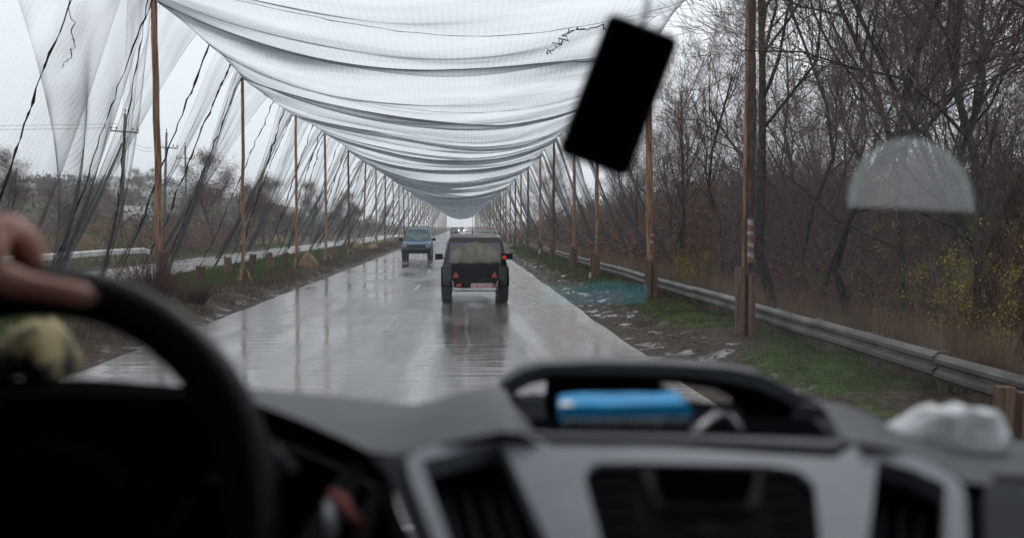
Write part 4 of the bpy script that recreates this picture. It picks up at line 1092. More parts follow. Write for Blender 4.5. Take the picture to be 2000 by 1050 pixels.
    if canvas:
        mb = MB(); mb.box((0, -.075, .385), (1.14, .14, .10)); mb.build('rear_bumper', M['chrome'], o, bevel=.03)
        mb = MB(); mb.box((0, .0, .56), (1.34, .08, .22)); mb.box((0, .35, .42), (1.0, .3, .2)); mb.build('rear_valance', M['black'], o, bevel=.02)
        # canvas filling the rear opening: a peaked sheet with soft vertical folds
        mb = MB(); nu = 41; rings = []
        for k, s in enumerate((0, .15, .35, .55, .75, .9, 1.0)):
            rg_ = []
            for j in range(nu):
                u = j / (nu - 1) * 2 - 1
                ztop = 1.65 - .20 * abs(u) ** 1.15 - .06 * abs(u) ** 8; zb = 1.075 + .012 * math.sin(u * 9)
                rg_.append((u * (.665 - .06 * s), -.06 - .035 * math.sin(s * 3.0) - .016 * math.sin(u * 8 + 2.0 * s) * (1 - s * .3) - .012 * math.sin(u * 21 + s * 4) * (1 - s), zb + (ztop - zb) * s))
            rings.append(rg_)
        mb.loft(rings, cap=False, closed_ring=False)
        cv = mb.build('canvas_cover', M['canvas'], o, smooth=True, recalc=False)
        so = cv.modifiers.new('thick', 'SOLIDIFY'); so.thickness = .012
        P = [(u * .62, -.075, 1.63 - .20 * abs(u) ** 1.15 - .06 * abs(u) ** 8) for u in [i / 10 - 1 for i in range(21)]]
        mb = MB(); mb.loft([[(x, y - .012, z - .035), (x, y, z - .035), (x, y, z + .02), (x, y - .012, z + .02)] for x, y, z in P]); mb.build('hem', M['seamcanvas'], cv)
        for sx in (-1, 1):
            mb = MB(); cx = sx * .51; cz = .775
            mb.ext([(cx - .085, -.055, cz - .07), (cx + .085, -.055, cz - .07), (cx, -.055, cz + .085)], [], (0, -.015, 0)); mb.build('triangle_reflector', M['redglass'], o, bevel=.006)
            mb = MB(); mb.box((sx * .50 - .0 if sx > 0 else -.43, -.045, .50), (.13, .03, .07)); t_ = mb.build('rear_lamp', M['redglass'], o, bevel=.01)
            mb = MB(); mb.tube([(sx * .60, -.07, .62), (sx * .57, -.10, .5), (sx * .60, -.10, .38)], .012, 6); mb.build('tow_loop', M['chrome'], o, smooth=True)
        mb = MB(); mb.box((.17, -.085, .48), (.56, .012, .15)); pl = mb.build('licence_plate', M['plate'], o, bevel=.008)
        mb = MB(); rq = random.Random(4)
        for k in range(8):   # unreadable worn characters
            cx = -.045 + k * .062 + (.02 if k > 3 else 0)
            for dz in ((-.03, .03) if k % 3 else (.0,)):
                mb.box((cx, -.0935, .48 + dz), (.036, .005, .024))
            mb.box((cx - .014 * (-1) ** k, -.094, .48), (.012, .005, .088))
        mb.build('plate_characters', M['plate_red'], pl)
        mb = MB(); mb.box((.755, -.03, 1.17), (.13, .09, .34)); hb = mb.build('lamp_box', M['black'], o, bevel=.02)
        mb = MB(); mb.cyl((.765, -.075, 1.24), (.765, -.10, 1.24), .058, 16); mb.build('tail_light', M['redlamp'], hb)
        mb = MB(); mb.tube([(-.06, .9, 1.84 * sc), (-.06, .9, 1.93 * sc)], [.022, .012], 6); mb.tube([(-.06, .9, 1.93 * sc), (-.05, .8, 2.35 * sc)], .006, 5); mb.build('aerial', M['black'], o)
    else:
        mb = MB(); mb.box((0, -.08, .5), (W * .96, .2, .2)); mb.build('rear_bumper', M['black'], o, bevel=.03)
        for sx in (-1, 1):
            mb = MB(); mb.box((sx * W * .43, -.03, .85 * sc), (.14, .06, .3)); mb.build('tail_light', M['redglass'], o, bevel=.01)
    # roof rack
    mb = MB()
    for sx in (-1, 1): mb.tube([(sx * w * .66, .35, 1.84 * sc), (sx * w * .66, .4, 1.92 * sc), (sx * w * .66, 2.0, 1.92 * sc), (sx * w * .66, 2.05, 1.83 * sc)], .018, 6)
    for y in (.45, 1.2, 1.95): mb.tube([(-w * .66, y, 1.92 * sc), (w * .66, y, 1.92 * sc)], .016, 6)
    mb.build('roof_rack', M['chrome'] if canvas else M['black'], o, smooth=True)
    return o

p_ = make_suv('pickup_truck', (.31, 26.35, 0), 0, 1.78, 1.85, M['olive'], canvas=True)
tag(p_, 'dark olive off-road pickup ahead with beige canvas in its rear opening and two red triangles', 'pickup truck')
b_ = make_suv('blue_car', (-2.80, 63.6, 0), math.pi, 1.76, 1.93, M['bluepaint'])
tag(b_, 'muddy blue off-road car with black bumper and roof rack coming the other way', 'car')
c_ = make_suv('dark_car', (-1.75, 205, 0), math.pi, 1.75, 1.6, M['black'])
tag(c_, 'small dark hazy car far behind the blue car', 'car')
d_ = make_suv('far_car', (-.45, 268, 0), math.pi, 1.75, 1.6, M['black'])
tag(d_, 'tiny distant car with both headlights shining at the end of the tunnel', 'car')
for ch in d_.children:
    if ch.name.startswith('headlight'): ch.data.materials.clear(); ch.data.materials.append(M['headlamp'])

# ------------------------------------------------------------------ the van cabin around the camera
M['dash'] = pbr('grey_dash_plastic', (0.078, 0.085, 0.098), .62, spec=.25, col2=(0.06, 0.066, 0.076), scale=60, bump=.05)
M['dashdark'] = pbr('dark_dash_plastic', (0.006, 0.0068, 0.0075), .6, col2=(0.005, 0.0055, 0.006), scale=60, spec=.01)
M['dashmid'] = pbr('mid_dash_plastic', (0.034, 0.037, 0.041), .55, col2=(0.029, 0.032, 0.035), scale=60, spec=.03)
M['silver'] = pbr('silver_trim', (0.225, 0.24, 0.27), .45, .15, col2=(0.195, 0.21, 0.238), scale=30)
M['leather'] = pbr('black_wheel_leather', (0.0022, 0.0024, 0.003), .45, col2=(0.0018, 0.0019, 0.0022), scale=120, bump=.05, spec=.12)
M['cabin'] = pbr('dark_cabin_trim', (0.025, 0.025, 0.026), .95, spec=.1)
M['vanpaint'] = pbr('white_van_paint', (0.5, 0.5, 0.5), .35)
M['screen'] = pbr('off_screen', (0.002, 0.002, 0.003), .7, spec=0)
M['bluebox'] = pbr('bright_blue_wrap', (0.004, 0.33, 0.70), .6, spec=.2, col2=(0.004, 0.27, 0.58), scale=30, bump=.15)
M['white'] = pbr('white_plastic', (0.92, 0.93, 0.94), .5, col2=(.76, .78, .80), scale=22, bump=.25)

def film_mat(name, col, alpha, sc=30):
    m, t, out = new_mat(name); L = t.links.new
    tb = t.nodes.new('ShaderNodeBsdfTransparent'); d = t.nodes.new('ShaderNodeBsdfDiffuse'); tl = t.nodes.new('ShaderNodeBsdfTranslucent')
    d.inputs[0].default_value = (*col, 1); tl.inputs[0].default_value = (*col, 1)
    ms = t.nodes.new('ShaderNodeMixShader'); L(d.outputs[0], ms.inputs[1]); L(tl.outputs[0], ms.inputs[2])
    tc = t.nodes.new('ShaderNodeTexCoord'); n = t.nodes.new('ShaderNodeTexNoise'); n.inputs['Scale'].default_value = sc; n.inputs['Detail'].default_value = 3; L(tc.outputs['Object'], n.inputs['Vector'])
    mr = t.nodes.new('ShaderNodeMapRange'); mr.inputs[1].default_value = .3; mr.inputs[2].default_value = .7; mr.inputs[3].default_value = alpha * .8; mr.inputs[4].default_value = min(1, alpha * 1.2); L(n.outputs['Fac'], mr.inputs[0])
    mx = t.nodes.new('ShaderNodeMixShader'); L(mr.outputs[0], mx.inputs[0]); L(tb.outputs[0], mx.inputs[1]); L(ms.outputs[0], mx.inputs[2]); L(mx.outputs[0], out.inputs[0]); return m
def screen_glass():
    m, t, out = new_mat('windscreen_glass'); L = t.links.new
    tb = t.nodes.new('ShaderNodeBsdfTransparent'); tb.inputs[0].default_value = (.97, .985, .985, 1)
    gb = t.nodes.new('ShaderNodeBsdfGlossy'); gb.inputs['Roughness'].default_value = .03; gb.inputs[0].default_value = (1, 1, 1, 1)
    fr = t.nodes.new('ShaderNodeFresnel'); fr.inputs[0].default_value = 1.75
    mx = t.nodes.new('ShaderNodeMixShader'); L(fr.outputs[0], mx.inputs[0]); L(tb.outputs[0], mx.inputs[1]); L(gb.outputs[0], mx.inputs[2]); L(mx.outputs[0], out.inputs[0]); return m

van = empty('van', (0, 0, 0))
tag(van, 'van cab in the foreground with grey dashboard, silver trim and black steering wheel', 'van')
WB = Vector((0, 1.86, 1.60)); WT = Vector((0, .80, 2.74))      # foot and head of the windscreen
def ws_pt(px, py, push=0.0):
    d = ray(px, py); n = (WT - WB).cross(Vector((1, 0, 0))).normalized()
    if n.y < 0: n = -n
    s = (WB - EYE).dot(n) / d.dot(n); return EYE + d * s - n * push, n
def dash_plane(p1, p2, p3):
    a, b, c = U(*p1), U(*p2), U(*p3); n = (b - a).cross(c - a).normalized()
    if n.y > 0: n = -n
    return a, n                                        # n points at the camera
def onp(pl, px, py, lift=0.0):
    a, n = pl; d = ray(px, py); s = (a - EYE).dot(n) / d.dot(n); return EYE + d * s + n * lift

# shell
mb = MB()
mb.box((0, -.75, 2.79), (2.0, 3.1, .06)); mb.box((0, -2.3, 1.6), (2.0, .06, 2.4)); mb.box((0, -.2, .42), (2.0, 4.1, .06))
for sx in (-1, 1):
    mb.box((sx * .99, -.45, 1.12), (.06, 3.5, 1.36)); mb.box((sx * .99, -1.5, 2.28), (.06, 1.55, .98))
    mb.tube([(sx * 1.0, 1.60, 1.60), (sx * .97, .58, 2.76)], .045, 8)
    mb.tube([(sx * 1.0, 1.58, 1.58), (sx * 1.0, 2.3, 1.30)], .04, 6)
mb.build('cab_shell', M['cabin'], van)
dimmer_glass = new_mat('light_cutting_side_glass'); _t = dimmer_glass[1].nodes.new('ShaderNodeBsdfTransparent'); _t.inputs[0].default_value = (.35, .37, .37, 1); dimmer_glass[1].links.new(_t.outputs[0], dimmer_glass[2].inputs[0])  # driver-side pane darkened only to cut the light inside the cab
clearg = new_mat('clear_side_glass'); _t = clearg[1].nodes.new('ShaderNodeBsdfTransparent'); _t.inputs[0].default_value = (.93, .95, .95, 1); clearg[1].links.new(_t.outputs[0], clearg[2].inputs[0])
for sx in (-1, 1):
    mb = MB(); mb.ext([(sx * .985, -.7, 1.8), (sx * .985, 1.5, 1.8), (sx * .985, .62, 2.74), (sx * .985, -.7, 2.74)], [], (sx * .005, 0, 0)); mb.build('side_window', clearg[0] if sx > 0 else dimmer_glass[0], van)
mb = MB(); mb.loft([[(-.95, 1.93, .5), (.95, 1.93, .5), (.95, 1.93, 1.5), (-.95, 1.93, 1.5)], [(-.93, 2.5, .5), (.93, 2.5, .5), (.9, 2.5, 1.24), (-.9, 2.5, 1.24)], [(-.85, 2.75, .5), (.85, 2.75, .5), (.8, 2.75, 1.0), (-.8, 2.75, 1.0)]]); mb.build('bonnet', M['vanpaint'], van, bevel=.04)
for sx in (-1, 1):
    for y in (2.05, -1.6):
        mb = MB(); mb.cyl((sx * .78, y, .34), (sx * 1.0, y, .34), .34, 24); mb.build('wheel', M['rubber'], van)
glass = screen_glass()
mb = MB(); nx2 = 12
for r_ in range(1):
    rg1 = [(-1.0 + 2.0 * i / nx2, WB.y + .0 - .26 * ((2 * i / nx2 - 1) ** 2) ** 2 + .02, WB.z) for i in range(nx2 + 1)]
    rg2 = [(-.96 + 1.92 * i / nx2, WT.y - .22 * ((2 * i / nx2 - 1) ** 2) ** 2 + .02, WT.z) for i in range(nx2 + 1)]
mb.loft([rg1, rg2], cap=False, closed_ring=False); ws = mb.build('windscreen', glass, van, smooth=True, recalc=False)

# half-round sticker on the glass
pc, nw = ws_pt(1779, 408, .02)
pts = []
for i in range(25):
    a = math.pi * i / 24
    px = 1779 - 119 * math.cos(a); py = 405 + (8 if a > math.pi / 2 else -2) * abs(math.cos(a)) - 132 * math.sin(a) ** .9
    pts.append(EYE + (ws_pt(px, py, 0)[0] - EYE) * .95)
mb = MB(); mb.ext(pts, [], nw * .0015)
stk = mb.build('half_round_sticker', film_mat('frosted_film', (.56, .58, .58), .24, 60), ws, recalc=True)
mb = MB(); mb.tube([p - nw * .001 for p in pts], .004, 6); mb.build('sticker_rim', film_mat('frosted_rim', (.55, .62, .64), .22, 40), ws)

# dash top pad: front edge -> crest -> rear drop down to the glass
bk = [(-260, 750, 1.0), (-60, 745, 1.0), (60, 738, 1.0), (200, 741, 1.0), (333, 752, 1.02), (420, 757, 1.05), (495, 759, 1.08), (585, 767, 1.1), (675, 775, 1.1), (760, 785, 1.1), (810, 790, 1.1), (860, 777, 1.1), (900, 764, 1.1), (940, 757, 1.1), (985, 757, 1.1), (1010, 800, 1.1)]
fr_ = [(-260, 780, .90), (-60, 775, .90), (60, 770, .90), (200, 772, .90), (333, 775, .9), (420, 778, .9), (500, 787, .9), (585, 819, .88), (675, 858, .86), (722, 882, .83), (775, 888, .82), (832, 874, .81), (900, 858, .81), (980, 842, .81), (1020, 846, .81), (1060, 870, .81)]
mb = MB(); rings = []; lips = []
for b, f in zip(bk, fr_):
    B = U(*b); Fp = U(*f); mid = (B + Fp) / 2 + Vector((0, 0, .004)); lip = Fp + Vector((0, .02, -.03))
    back = Vector((B.x * 1.05, B.y + .12, B.z - .05)); base = Vector((B.x * 1.1, 1.80, 1.60))
    rings.append([Fp, mid, B, back, base]); lips.append([lip, Fp])
mb.loft(rings, cap=False, closed_ring=False)

k6 = 6
ml = MB(); ml.loft(rings[:k6], cap=False, closed_ring=False); ml.build('instrument_hood', M['black'], van, smooth=True, recalc=False)
ml = MB(); ml.loft(rings[k6 - 1:], cap=False, closed_ring=False); ml.build('dash_pad', M['dash'], van, smooth=True, recalc=False)
ml = MB(); ml.loft(lips, cap=False, closed_ring=False); ml.build('pad_edge', M['dashdark'], van, recalc=False)
# right-hand pad
bk = [(1592, 780, 1.12), (1612, 784, 1.11), (1640, 788, 1.1), (1700, 808, 1.08), (1736, 829, 1.06), (1774, 836, 1.05), (1830, 842, 1.05), (1900, 852, 1.05), (2000, 862, 1.05), (2200, 875, 1.05)]
fr_ = [(1646, 858, .83), (1664, 864, .815), (1690, 866, .80), (1736, 875, .80), (1795, 892, .80), (1840, 913, .80), (1886, 940, .79), (1960, 948, .79), (2060, 950, .79), (2260, 952, .79)]
mb = MB(); rings = []; lips = []
for b, f in zip(bk, fr_):
    B = U(*b); Fp = U(*f); mid = (B + Fp) / 2 + Vector((0, 0, .004)); lip = Fp + Vector((0, .02, -.03))
    back = Vector((B.x * 1.05, B.y + .12, B.z - .05)); base = Vector((B.x * 1.1, 1.80, 1.60))
    rings.append([Fp, mid, B, back, base]); lips.append([lip, Fp])
mb.loft(rings, cap=False, closed_ring=False)
mb.build('dash_pad', M['dash'], van, smooth=True, recalc=False)
ml = MB(); ml.loft(lips, cap=False, closed_ring=False); ml.build('pad_edge', M['dashmid'], van, recalc=False)

# silver fascia with vents and radio
FP = dash_plane((1000, 870, .81), (1600, 870, .81), (1300, 1050, .71))
FPn = FP[1]
def poly(pl, pts, lift=0.0): return [onp(pl, x, y, lift) for x, y in pts]
def rnd(pts, r=10, n=4):
    """round the corners of a pixel polygon"""
    out = []; k = len(pts)
    for i in range(k):
        p = Vector(pts[i]).to_2d() if False else Vector((pts[i][0], pts[i][1])); a = Vector((pts[i - 1][0], pts[i - 1][1])); b = Vector((pts[(i + 1) % k][0], pts[(i + 1) % k][1]))
        ra = min(r, (a - p).length * .45); rb_ = min(r, (b - p).length * .45)
        s = p + (a - p).normalized() * ra; e = p + (b - p).normalized() * rb_
        for j in range(n + 1):
            t = j / n; out.append(tuple(s * (1 - t) ** 2 + p * 2 * t * (1 - t) + e * t * t))
    return out
outer = [(792, 893), (806, 882), (832, 874), (900, 857), (978, 839), (1020, 841), (1048, 855), (1074, 869), (1140, 870), (1300, 872), (1500, 886), (1630, 893), (1652, 880), (1668, 868), (1690, 867), (1736, 876), (1795, 893), (1839, 914), (1868, 932), (1881, 948), (1886, 970), (1890, 1050), (1892, 1240), (900, 1240), (846, 1050), (832, 1015), (801, 934)]
vl = rnd([(823, 899), (970, 865), (988, 880), (1068, 1050), (1100, 1130), (905, 1130), (877, 1050)], 8)
rp = rnd([(1140, 925), (1160, 903), (1260, 903), (1500, 908), (1560, 918), (1592, 945), (1602, 1050), (1608, 1200), (1205, 1200), (1172, 1050), (1150, 965)], 14)
vr = rnd([(1714, 897), (1780, 914), (1848, 945), (1846, 1050), (1838, 1130), (1688, 1130), (1698, 1040)], 8)
mb = MB(); mb.ext(poly(FP, outer), [poly(FP, vl), poly(FP, rp), poly(FP, vr)], -FPn * .02)
mb.build('silver_trim', M['silver'], van, bevel=.006, seg=3, smooth=False)
def vent(pts, vanes, name='air_vent'):
    mb = MB(); n = len(pts); a = poly(FP, pts, -.018); b = poly(FP, pts, -.09)
    mb.add(a + b, [(i, (i + 1) % n, (i + 1) % n + n, i + n) for i in range(n)] + [tuple(range(n, 2 * n))]); v = mb.build(name, M['black'], van, recalc=False)
    for (x0, y0, x1, y1) in vanes:
        mb = MB(); w_ = 7
        mb.ext(poly(FP, [(x0 - w_, y0), (x0 + w_, y0), (x1 + w_, y1), (x1 - w_, y1)], -.03), [], -FPn * .03); mb.build('vane', M['dashmid'], v)
vent(vl, [(868, 905, 930, 1100), (905, 896, 968, 1100), (941, 888, 1010, 1100), (975, 884, 1050, 1100)])
vent(vr, [(1738, 912, 1726, 1110), (1777, 920, 1768, 1110), (1812, 938, 1806, 1110)])
mb = MB(); mb.ext(poly(FP, rp, -.006), [], -FPn * .03); rd_ = mb.build('radio_panel', M['dashdark'], van, bevel=.004)
mb = MB(); mb.ext(poly(FP, rnd([(1250, 910), (1492, 916), (1478, 985), (1284, 985)], 10), -.002), [], -FPn * .01); mb.build('display_bezel', M['dashmid'], rd_, bevel=.003)
mb = MB(); mb.ext(poly(FP, rnd([(1276, 916), (1478, 921), (1460, 976), (1294, 976)], 8), .003), [], -FPn * .004)
mb.build('display', M['screen'], rd_)
c = onp(FP, 1384, 1062); mb = MB(); mb.cyl(c - FPn * .01, c + FPn * .004, .019, 28); mb.cyl(c + FPn * .003, c + FPn * .012, .013, 28); mb.build('knob', M['dashdark'], rd_, bevel=.003)
for (x0, y0, x1, y1) in ((1355, 994, 1412, 1008), (1170, 930, 1232, 942), (1172, 958, 1236, 970), (1180, 990, 1240, 1002), (1500, 940, 1560, 953), (1505, 968, 1566, 981), (1510, 998, 1570, 1011), (1190, 1022, 1250, 1035), (1516, 1028, 1574, 1041)):
    mb = MB(); mb.ext(poly(FP, rnd([(x0, y0), (x1, y0), (x1, y1), (x0, y1)], 4), -.004), [], -FPn * .004); mb.build('button', M['dashdark'] if x0 != 1355 else M['black'], rd_)

# storage tray above the radio
mb = MB()
outl = [(978, 750), (1000, 735), (1022, 722), (1062, 712), (1180, 708), (1300, 710), (1420, 718), (1492, 731), (1524, 748), (1556, 765), (1590, 778), (1640, 800), (1640, 850), (1560, 850), (1555, 800)]
inn = [(1532, 784), (1480, 760), (1420, 746), (1340, 736), (1200, 733), (1075, 732), (1034, 745), (1003, 766), (1000, 830), (975, 830)]
TB = dash_plane((1000, 720, 1.13), (1600, 720, 1.13), (1300, 840, 1.13))
mb.ext(poly(TB, outl + inn), [], (0, .05, 0))
mb.build('tray_hoop', M['dash'], van, bevel=.012, seg=3)
# legs of the tray and its front lip
def bar(pts, r, name, mat, parent=van, n=8):
    mb = MB(); mb.tube([U(*p) for p in pts], r, n); return mb.build(name, mat, parent, smooth=True)
mb = MB()   # left wall
mb.add([U(978, 750, 1.13), U(1020, 842, .85), U(1060, 866, .82), U(1040, 900, .86), U(990, 850, 1.13)], [(0, 1, 2, 3, 4)])
mb.add([U(986, 757, 1.13), U(1028, 838, .85), U(1040, 900, .86), U(990, 850, 1.13)], [(0, 1, 2, 3)]); mb.build('tray_wall', M['dashdark'], van, recalc=False)
mb = MB()   # lip in front: flat band between opening and silver trim
LPt = [U(1010, 838, .87), U(1080, 845, .85), U(1300, 848, .85), U(1540, 855, .85), U(1625, 858, .86), U(1665, 846, .87)]
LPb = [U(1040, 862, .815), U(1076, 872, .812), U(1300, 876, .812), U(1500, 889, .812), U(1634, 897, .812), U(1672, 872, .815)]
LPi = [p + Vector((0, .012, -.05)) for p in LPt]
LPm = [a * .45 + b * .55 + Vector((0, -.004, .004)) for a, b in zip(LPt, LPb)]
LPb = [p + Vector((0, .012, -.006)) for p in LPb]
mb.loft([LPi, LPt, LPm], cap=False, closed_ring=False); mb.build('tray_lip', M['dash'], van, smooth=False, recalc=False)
mb = MB(); mb.loft([LPm, LPb], cap=False, closed_ring=False); mb.build('tray_lip_shaded_face', M['dashmid'], van, smooth=False, recalc=False)  # darker plastic paints the shade below the lip's lighter band
mb = MB()   # right pocket wall
A = [U(1556, 790, 1.10), U(1600, 782, 1.10), U(1645, 800, 1.05), U(1662, 838, .90), U(1640, 858, .86)]
mb.add(A + [U(1540, 860, .87), U(1525, 840, 1.1)], [(0, 1, 2, 3, 4, 5, 6)]); mb.build('tray_wall', M['dashmid'], van, recalc=False)
mb = MB()   # floor and dark back board with two gaps
mb.add([U(1000, 842, .86), U(1640, 860, .86), U(1600, 812, 1.13), U(985, 812, 1.13)], [(0, 1, 2, 3)]); mb.build('tray_floor', M['black'], van, recalc=False)
bb = [(1003, 764), (1034, 743), (1075, 730), (1200, 731), (1340, 734), (1420, 744), (1480, 758), (1540, 782), (1580, 800), (1600, 850), (1000, 850)]
g1 = [(1006, 776), (1008, 766), (1036, 750), (1070, 744), (1066, 776)]
g2 = [(1286, 748), (1330, 750), (1395, 760), (1432, 778), (1440, 794), (1370, 790), (1345, 786), (1310, 762)]
TB2 = dash_plane((1000, 720, 1.14), (1600, 720, 1.14), (1300, 840, 1.14))
mb = MB(); mb.ext(poly(TB2, bb), [poly(TB2, g1), poly(TB2, g2)], (0, .02, 0)); mb.build('tray_back', M['black'], van)
mb = MB(); mb.ext([U(1008, 778, 1.09), U(1064, 776, 1.09), U(1068, 838, 1.05), U(1024, 838, 1.05)], [], (0, .03, 0)); mb.build('tray_divider', M['dashmid'], van, bevel=.004)
mb = MB(); mb.ext([U(1350, 796, 1.1), U(1448, 798, 1.1), U(1462, 846, 1.0), U(1350, 846, 1.0)], [], (0, .02, 0)); mb.build('tray_divider', M['dashdark'], van, bevel=.004)

# instrument recess, side panels
IP = dash_plane((0, 800, .93), (700, 800, .93), (300, 1050, .84))
mb = MB(); mb.ext(poly(IP, [(-300, 770), (500, 784), (590, 815), (690, 860), (760, 925), (800, 1000), (840, 1100), (860, 1260), (-300, 1260)], -.08), [], (0, .02, 0)); mb.build('instrument_recess', M['black'], van)
mb = MB(); mb.ext(poly(FP, [(714, 886), (760, 882), (794, 888), (804, 934), (834, 1015), (850, 1060), (905, 1240), (860, 1240), (822, 1080), (806, 1040), (783, 985), (757, 925), (735, 900)], -.004), [], (0, .03, -.01)); mb.build('recess_frame', M['dashmid'], van, bevel=.004)
SP = dash_plane((600, 900, .87), (800, 900, .85), (700, 1050, .80))
mb = MB(); mb.ext(poly(SP, rnd([(672, 912), (718, 908), (640, 1090), (560, 1090)], 8)), [], (0, .02, 0)); mb.build('switch_panel', M['dashmid'], van, bevel=.004)
mb = MB(); mb.ext(poly(SP, rnd([(736, 925), (762, 960), (790, 1060), (800, 1110), (660, 1110), (700, 1010)], 6)), [poly(SP, rnd([(742, 975), (758, 1000), (776, 1085), (715, 1085)], 5))], (0, .02, 0)); mb.build('switch_panel', M['dashmid'], van, bevel=.003)
mb = MB(); mb.tube([onp(IP, 430, 985, .03), onp(IP, 560, 963, .06), onp(IP, 590, 985, .05)], [.008, .011, .009], 10); mb.build('column_stalk', M['dashmid'], van, smooth=True)
mb = MB(); mb.tube([onp(IP, x, y, -.05) for x, y in ((520, 850), (570, 862), (600, 890), (612, 925))], .003, 6); mb.build('gauge_rim', M['dashmid'], van, smooth=True)
# glovebox side
GP = dash_plane((1900, 950, .795), (2200, 950, .795), (2000, 1050, .74))
mb = MB(); mb.ext(poly(GP, [(1884, 940), (2260, 952), (2260, 1260), (1893, 1260), (1890, 1050)]), [], (0, .03, 0)); mb.build('dash_side', M['dashdark'], van)
mb = MB(); mb.ext(poly(GP, rnd([(1918, 972), (1932, 962), (2250, 962), (2250, 1230), (1918, 1230)], 10), .012), [], -GP[1] * .02); mb.build('glovebox_lid', pbr('glovebox_plastic', (.05, .055, .062), .6, spec=.1), van, bevel=.006)
mb = MB(); mb.ext([U(-300, 1262, .76), U(2300, 1262, .72), U(2300, 1900, .72), U(-300, 1900, .76)], [], (0, .05, 0)); mb.build('lower_dash', M['dashdark'], van)

# steering wheel
wc = U(30, 1035, .76); tilt = R(15)
wn = (Vector((-.15, -math.cos(tilt), math.sin(tilt)))).normalized()
wu = Vector((1, 0, 0)); wu = (wu - wn * wu.dot(wn)).normalized(); wv = wn.cross(wu); wv = -wv if wv.z < 0 else wv
RR = .186
mb = MB(); mb.tube([wc + (wu * math.cos(a) + wv * math.sin(a)) * RR for a in [2 * math.pi * i / 72 for i in range(72)]], .0205, 14, closed=True)
sw = mb.build('steering_wheel', M['leather'], van, smooth=True)
def wp(a, r, l=0): return wc + (wu * math.cos(a) + wv * math.sin(a)) * r + wn * l
for a0 in (R(4), R(176), R(-90)):
    mb = MB(); rings = []
    for r, h_, l in ((.06, .045, -.03), (.10, .032, -.022), (.15, .024, -.008), (.187, .028, 0)):
        c = wp(a0, r, l); tdir = (wu * -math.sin(a0) + wv * math.cos(a0))
        rings.append([c + tdir * h_ * math.cos(b) + wn * .010 * math.sin(b) for b in [2 * math.pi * i / 12 for i in range(12)]])
    mb.loft(rings); mb.build('spoke', M['screen'], sw, smooth=True)
mb = MB(); rings = []
for l, s in ((-.06, .8), (-.03, 1.0), (-.008, .96), (.004, .8), (.008, .5)):
    rings.append([wc + wu * .088 * s * math.cos(b) + wv * .07 * s * math.sin(b) + wn * l for b in [2 * math.pi * i / 28 for i in range(28)]])
mb.loft(rings); mb.build('hub', M['screen'], sw, smooth=True)
mb = MB(); mb.cyl(wc - wn * .05, wc - wn * .35, .035, 16); mb.build('column', M['black'], sw)
mb = MB(); c = wp(R(4), .125, 0); mb.tube([wp(R(-4), .10, -.008), wp(R(0), .125, -.002), wp(R(8), .14, -.002)], .006, 8); mb.build('spoke_highlight', M['dashdark'], sw, smooth=True)  # bar added to stand for the highlight on the spoke

# ------------------------------------------------------------------ things lying in the cab
# blue pack in the tray
bx = empty('blue_pack', U(1224, 838, .95)); bx.rotation_euler = (0, R(-.8), R(-2.5))
w_, dd_, h_ = .124, .072, .036
mb = MB(); rings = []
nn = 12
for k, (s, z) in enumerate(((.96, 0), (1, .003), (1, .010), (1, .018), (.985, .0215), (.93, .0235))):
    rr_ = []
    for (sx, sy) in ((-1, -1), (1, -1), (1, 1), (-1, 1)):
        pass
    for i in range(24):
        u = i / 24 * 4; e = int(u); f = u - e
        c4 = [(-1, -1), (1, -1), (1, 1), (-1, 1)]; p0 = c4[e]; p1 = c4[(e + 1) % 4]
        x = (p0[0] * (1 - f) + p1[0] * f) * w_ / 2 * s; y = (p0[1] * (1 - f) + p1[1] * f) * dd_ / 2 * s + dd_ / 2
        rr_.append((x, y, z + (.0016 * math.sin(x * 150) if k > 3 else 0)))
    rings.append(rr_)
mb.loft(rings); mb.build('wrapper', M['bluebox'], bx, bevel=.0015)
mb = MB(); mb.box((.0, -.0008, .0060), (w_ * .97, .0012, .011)); lb = mb.build('label_band', M['white'], bx)
mb = MB(); rq = random.Random(9); x = -w_ * .46
while x < w_ * .46:
    d = rq.uniform(.001, .0032); mb.box((x + d / 2, -.0018, .0068 + rq.uniform(-.0006, .0006)), (d, .0008, .0085)); x += d + rq.uniform(.0022, .0044)
mb.build('dark_print', M['black'], lb)
mb = MB(); mb.box((-w_ * .46, .01, .0236), (.012, .02, .001)); mb.build('corner_label', M['white'], bx)
tag(bx, 'bright blue pack with dark print along its white lower edge lying in the dash tray', 'pack')
# white cable in the tray
tag(bar([(1352, 846, .90), (1375, 828, .93), (1398, 808, .97), (1425, 812, .98), (1446, 840, .95)], .0035, 'cable', M['chrome'], None), 'thin pale grey cable curving up right of the blue pack', 'cable')
# white container on the dash
ct = empty('food_container', U(1884, 893, .93)); ct.rotation_euler = (0, 0, R(-4))
def rrect(w2, d2, z, n=8, rad=.25, cx=0):
    o = []
    for i in range(4 * n):
        a = 2 * math.pi * i / (4 * n); c, s = math.cos(a), math.sin(a); q = (abs(c) ** 3.2 + abs(s) ** 3.2) ** (-1 / 3.2)
        o.append((cx + w2 * c * q, d2 * s * q + d2, z))
    return o
mb = MB(); mb.loft([rrect(.030, .03, .017 + .0, cx=.0)] and [rrect(.046, .036, 0), rrect(.049, .038, .012), rrect(.052, .04, .015)]); mb.build('base', M['white'], ct, smooth=True)
mb = MB(); mb.loft([rrect(.0535, .041, .0145), rrect(.0535, .041, .018), rrect(.048, .037, .024, cx=.001), rrect(.038, .029, .036, cx=.004), rrect(.030, .023, .041, cx=.002), rrect(.02, .014, .0425)]); ld = mb.build('lid', M['white'], ct, smooth=True)
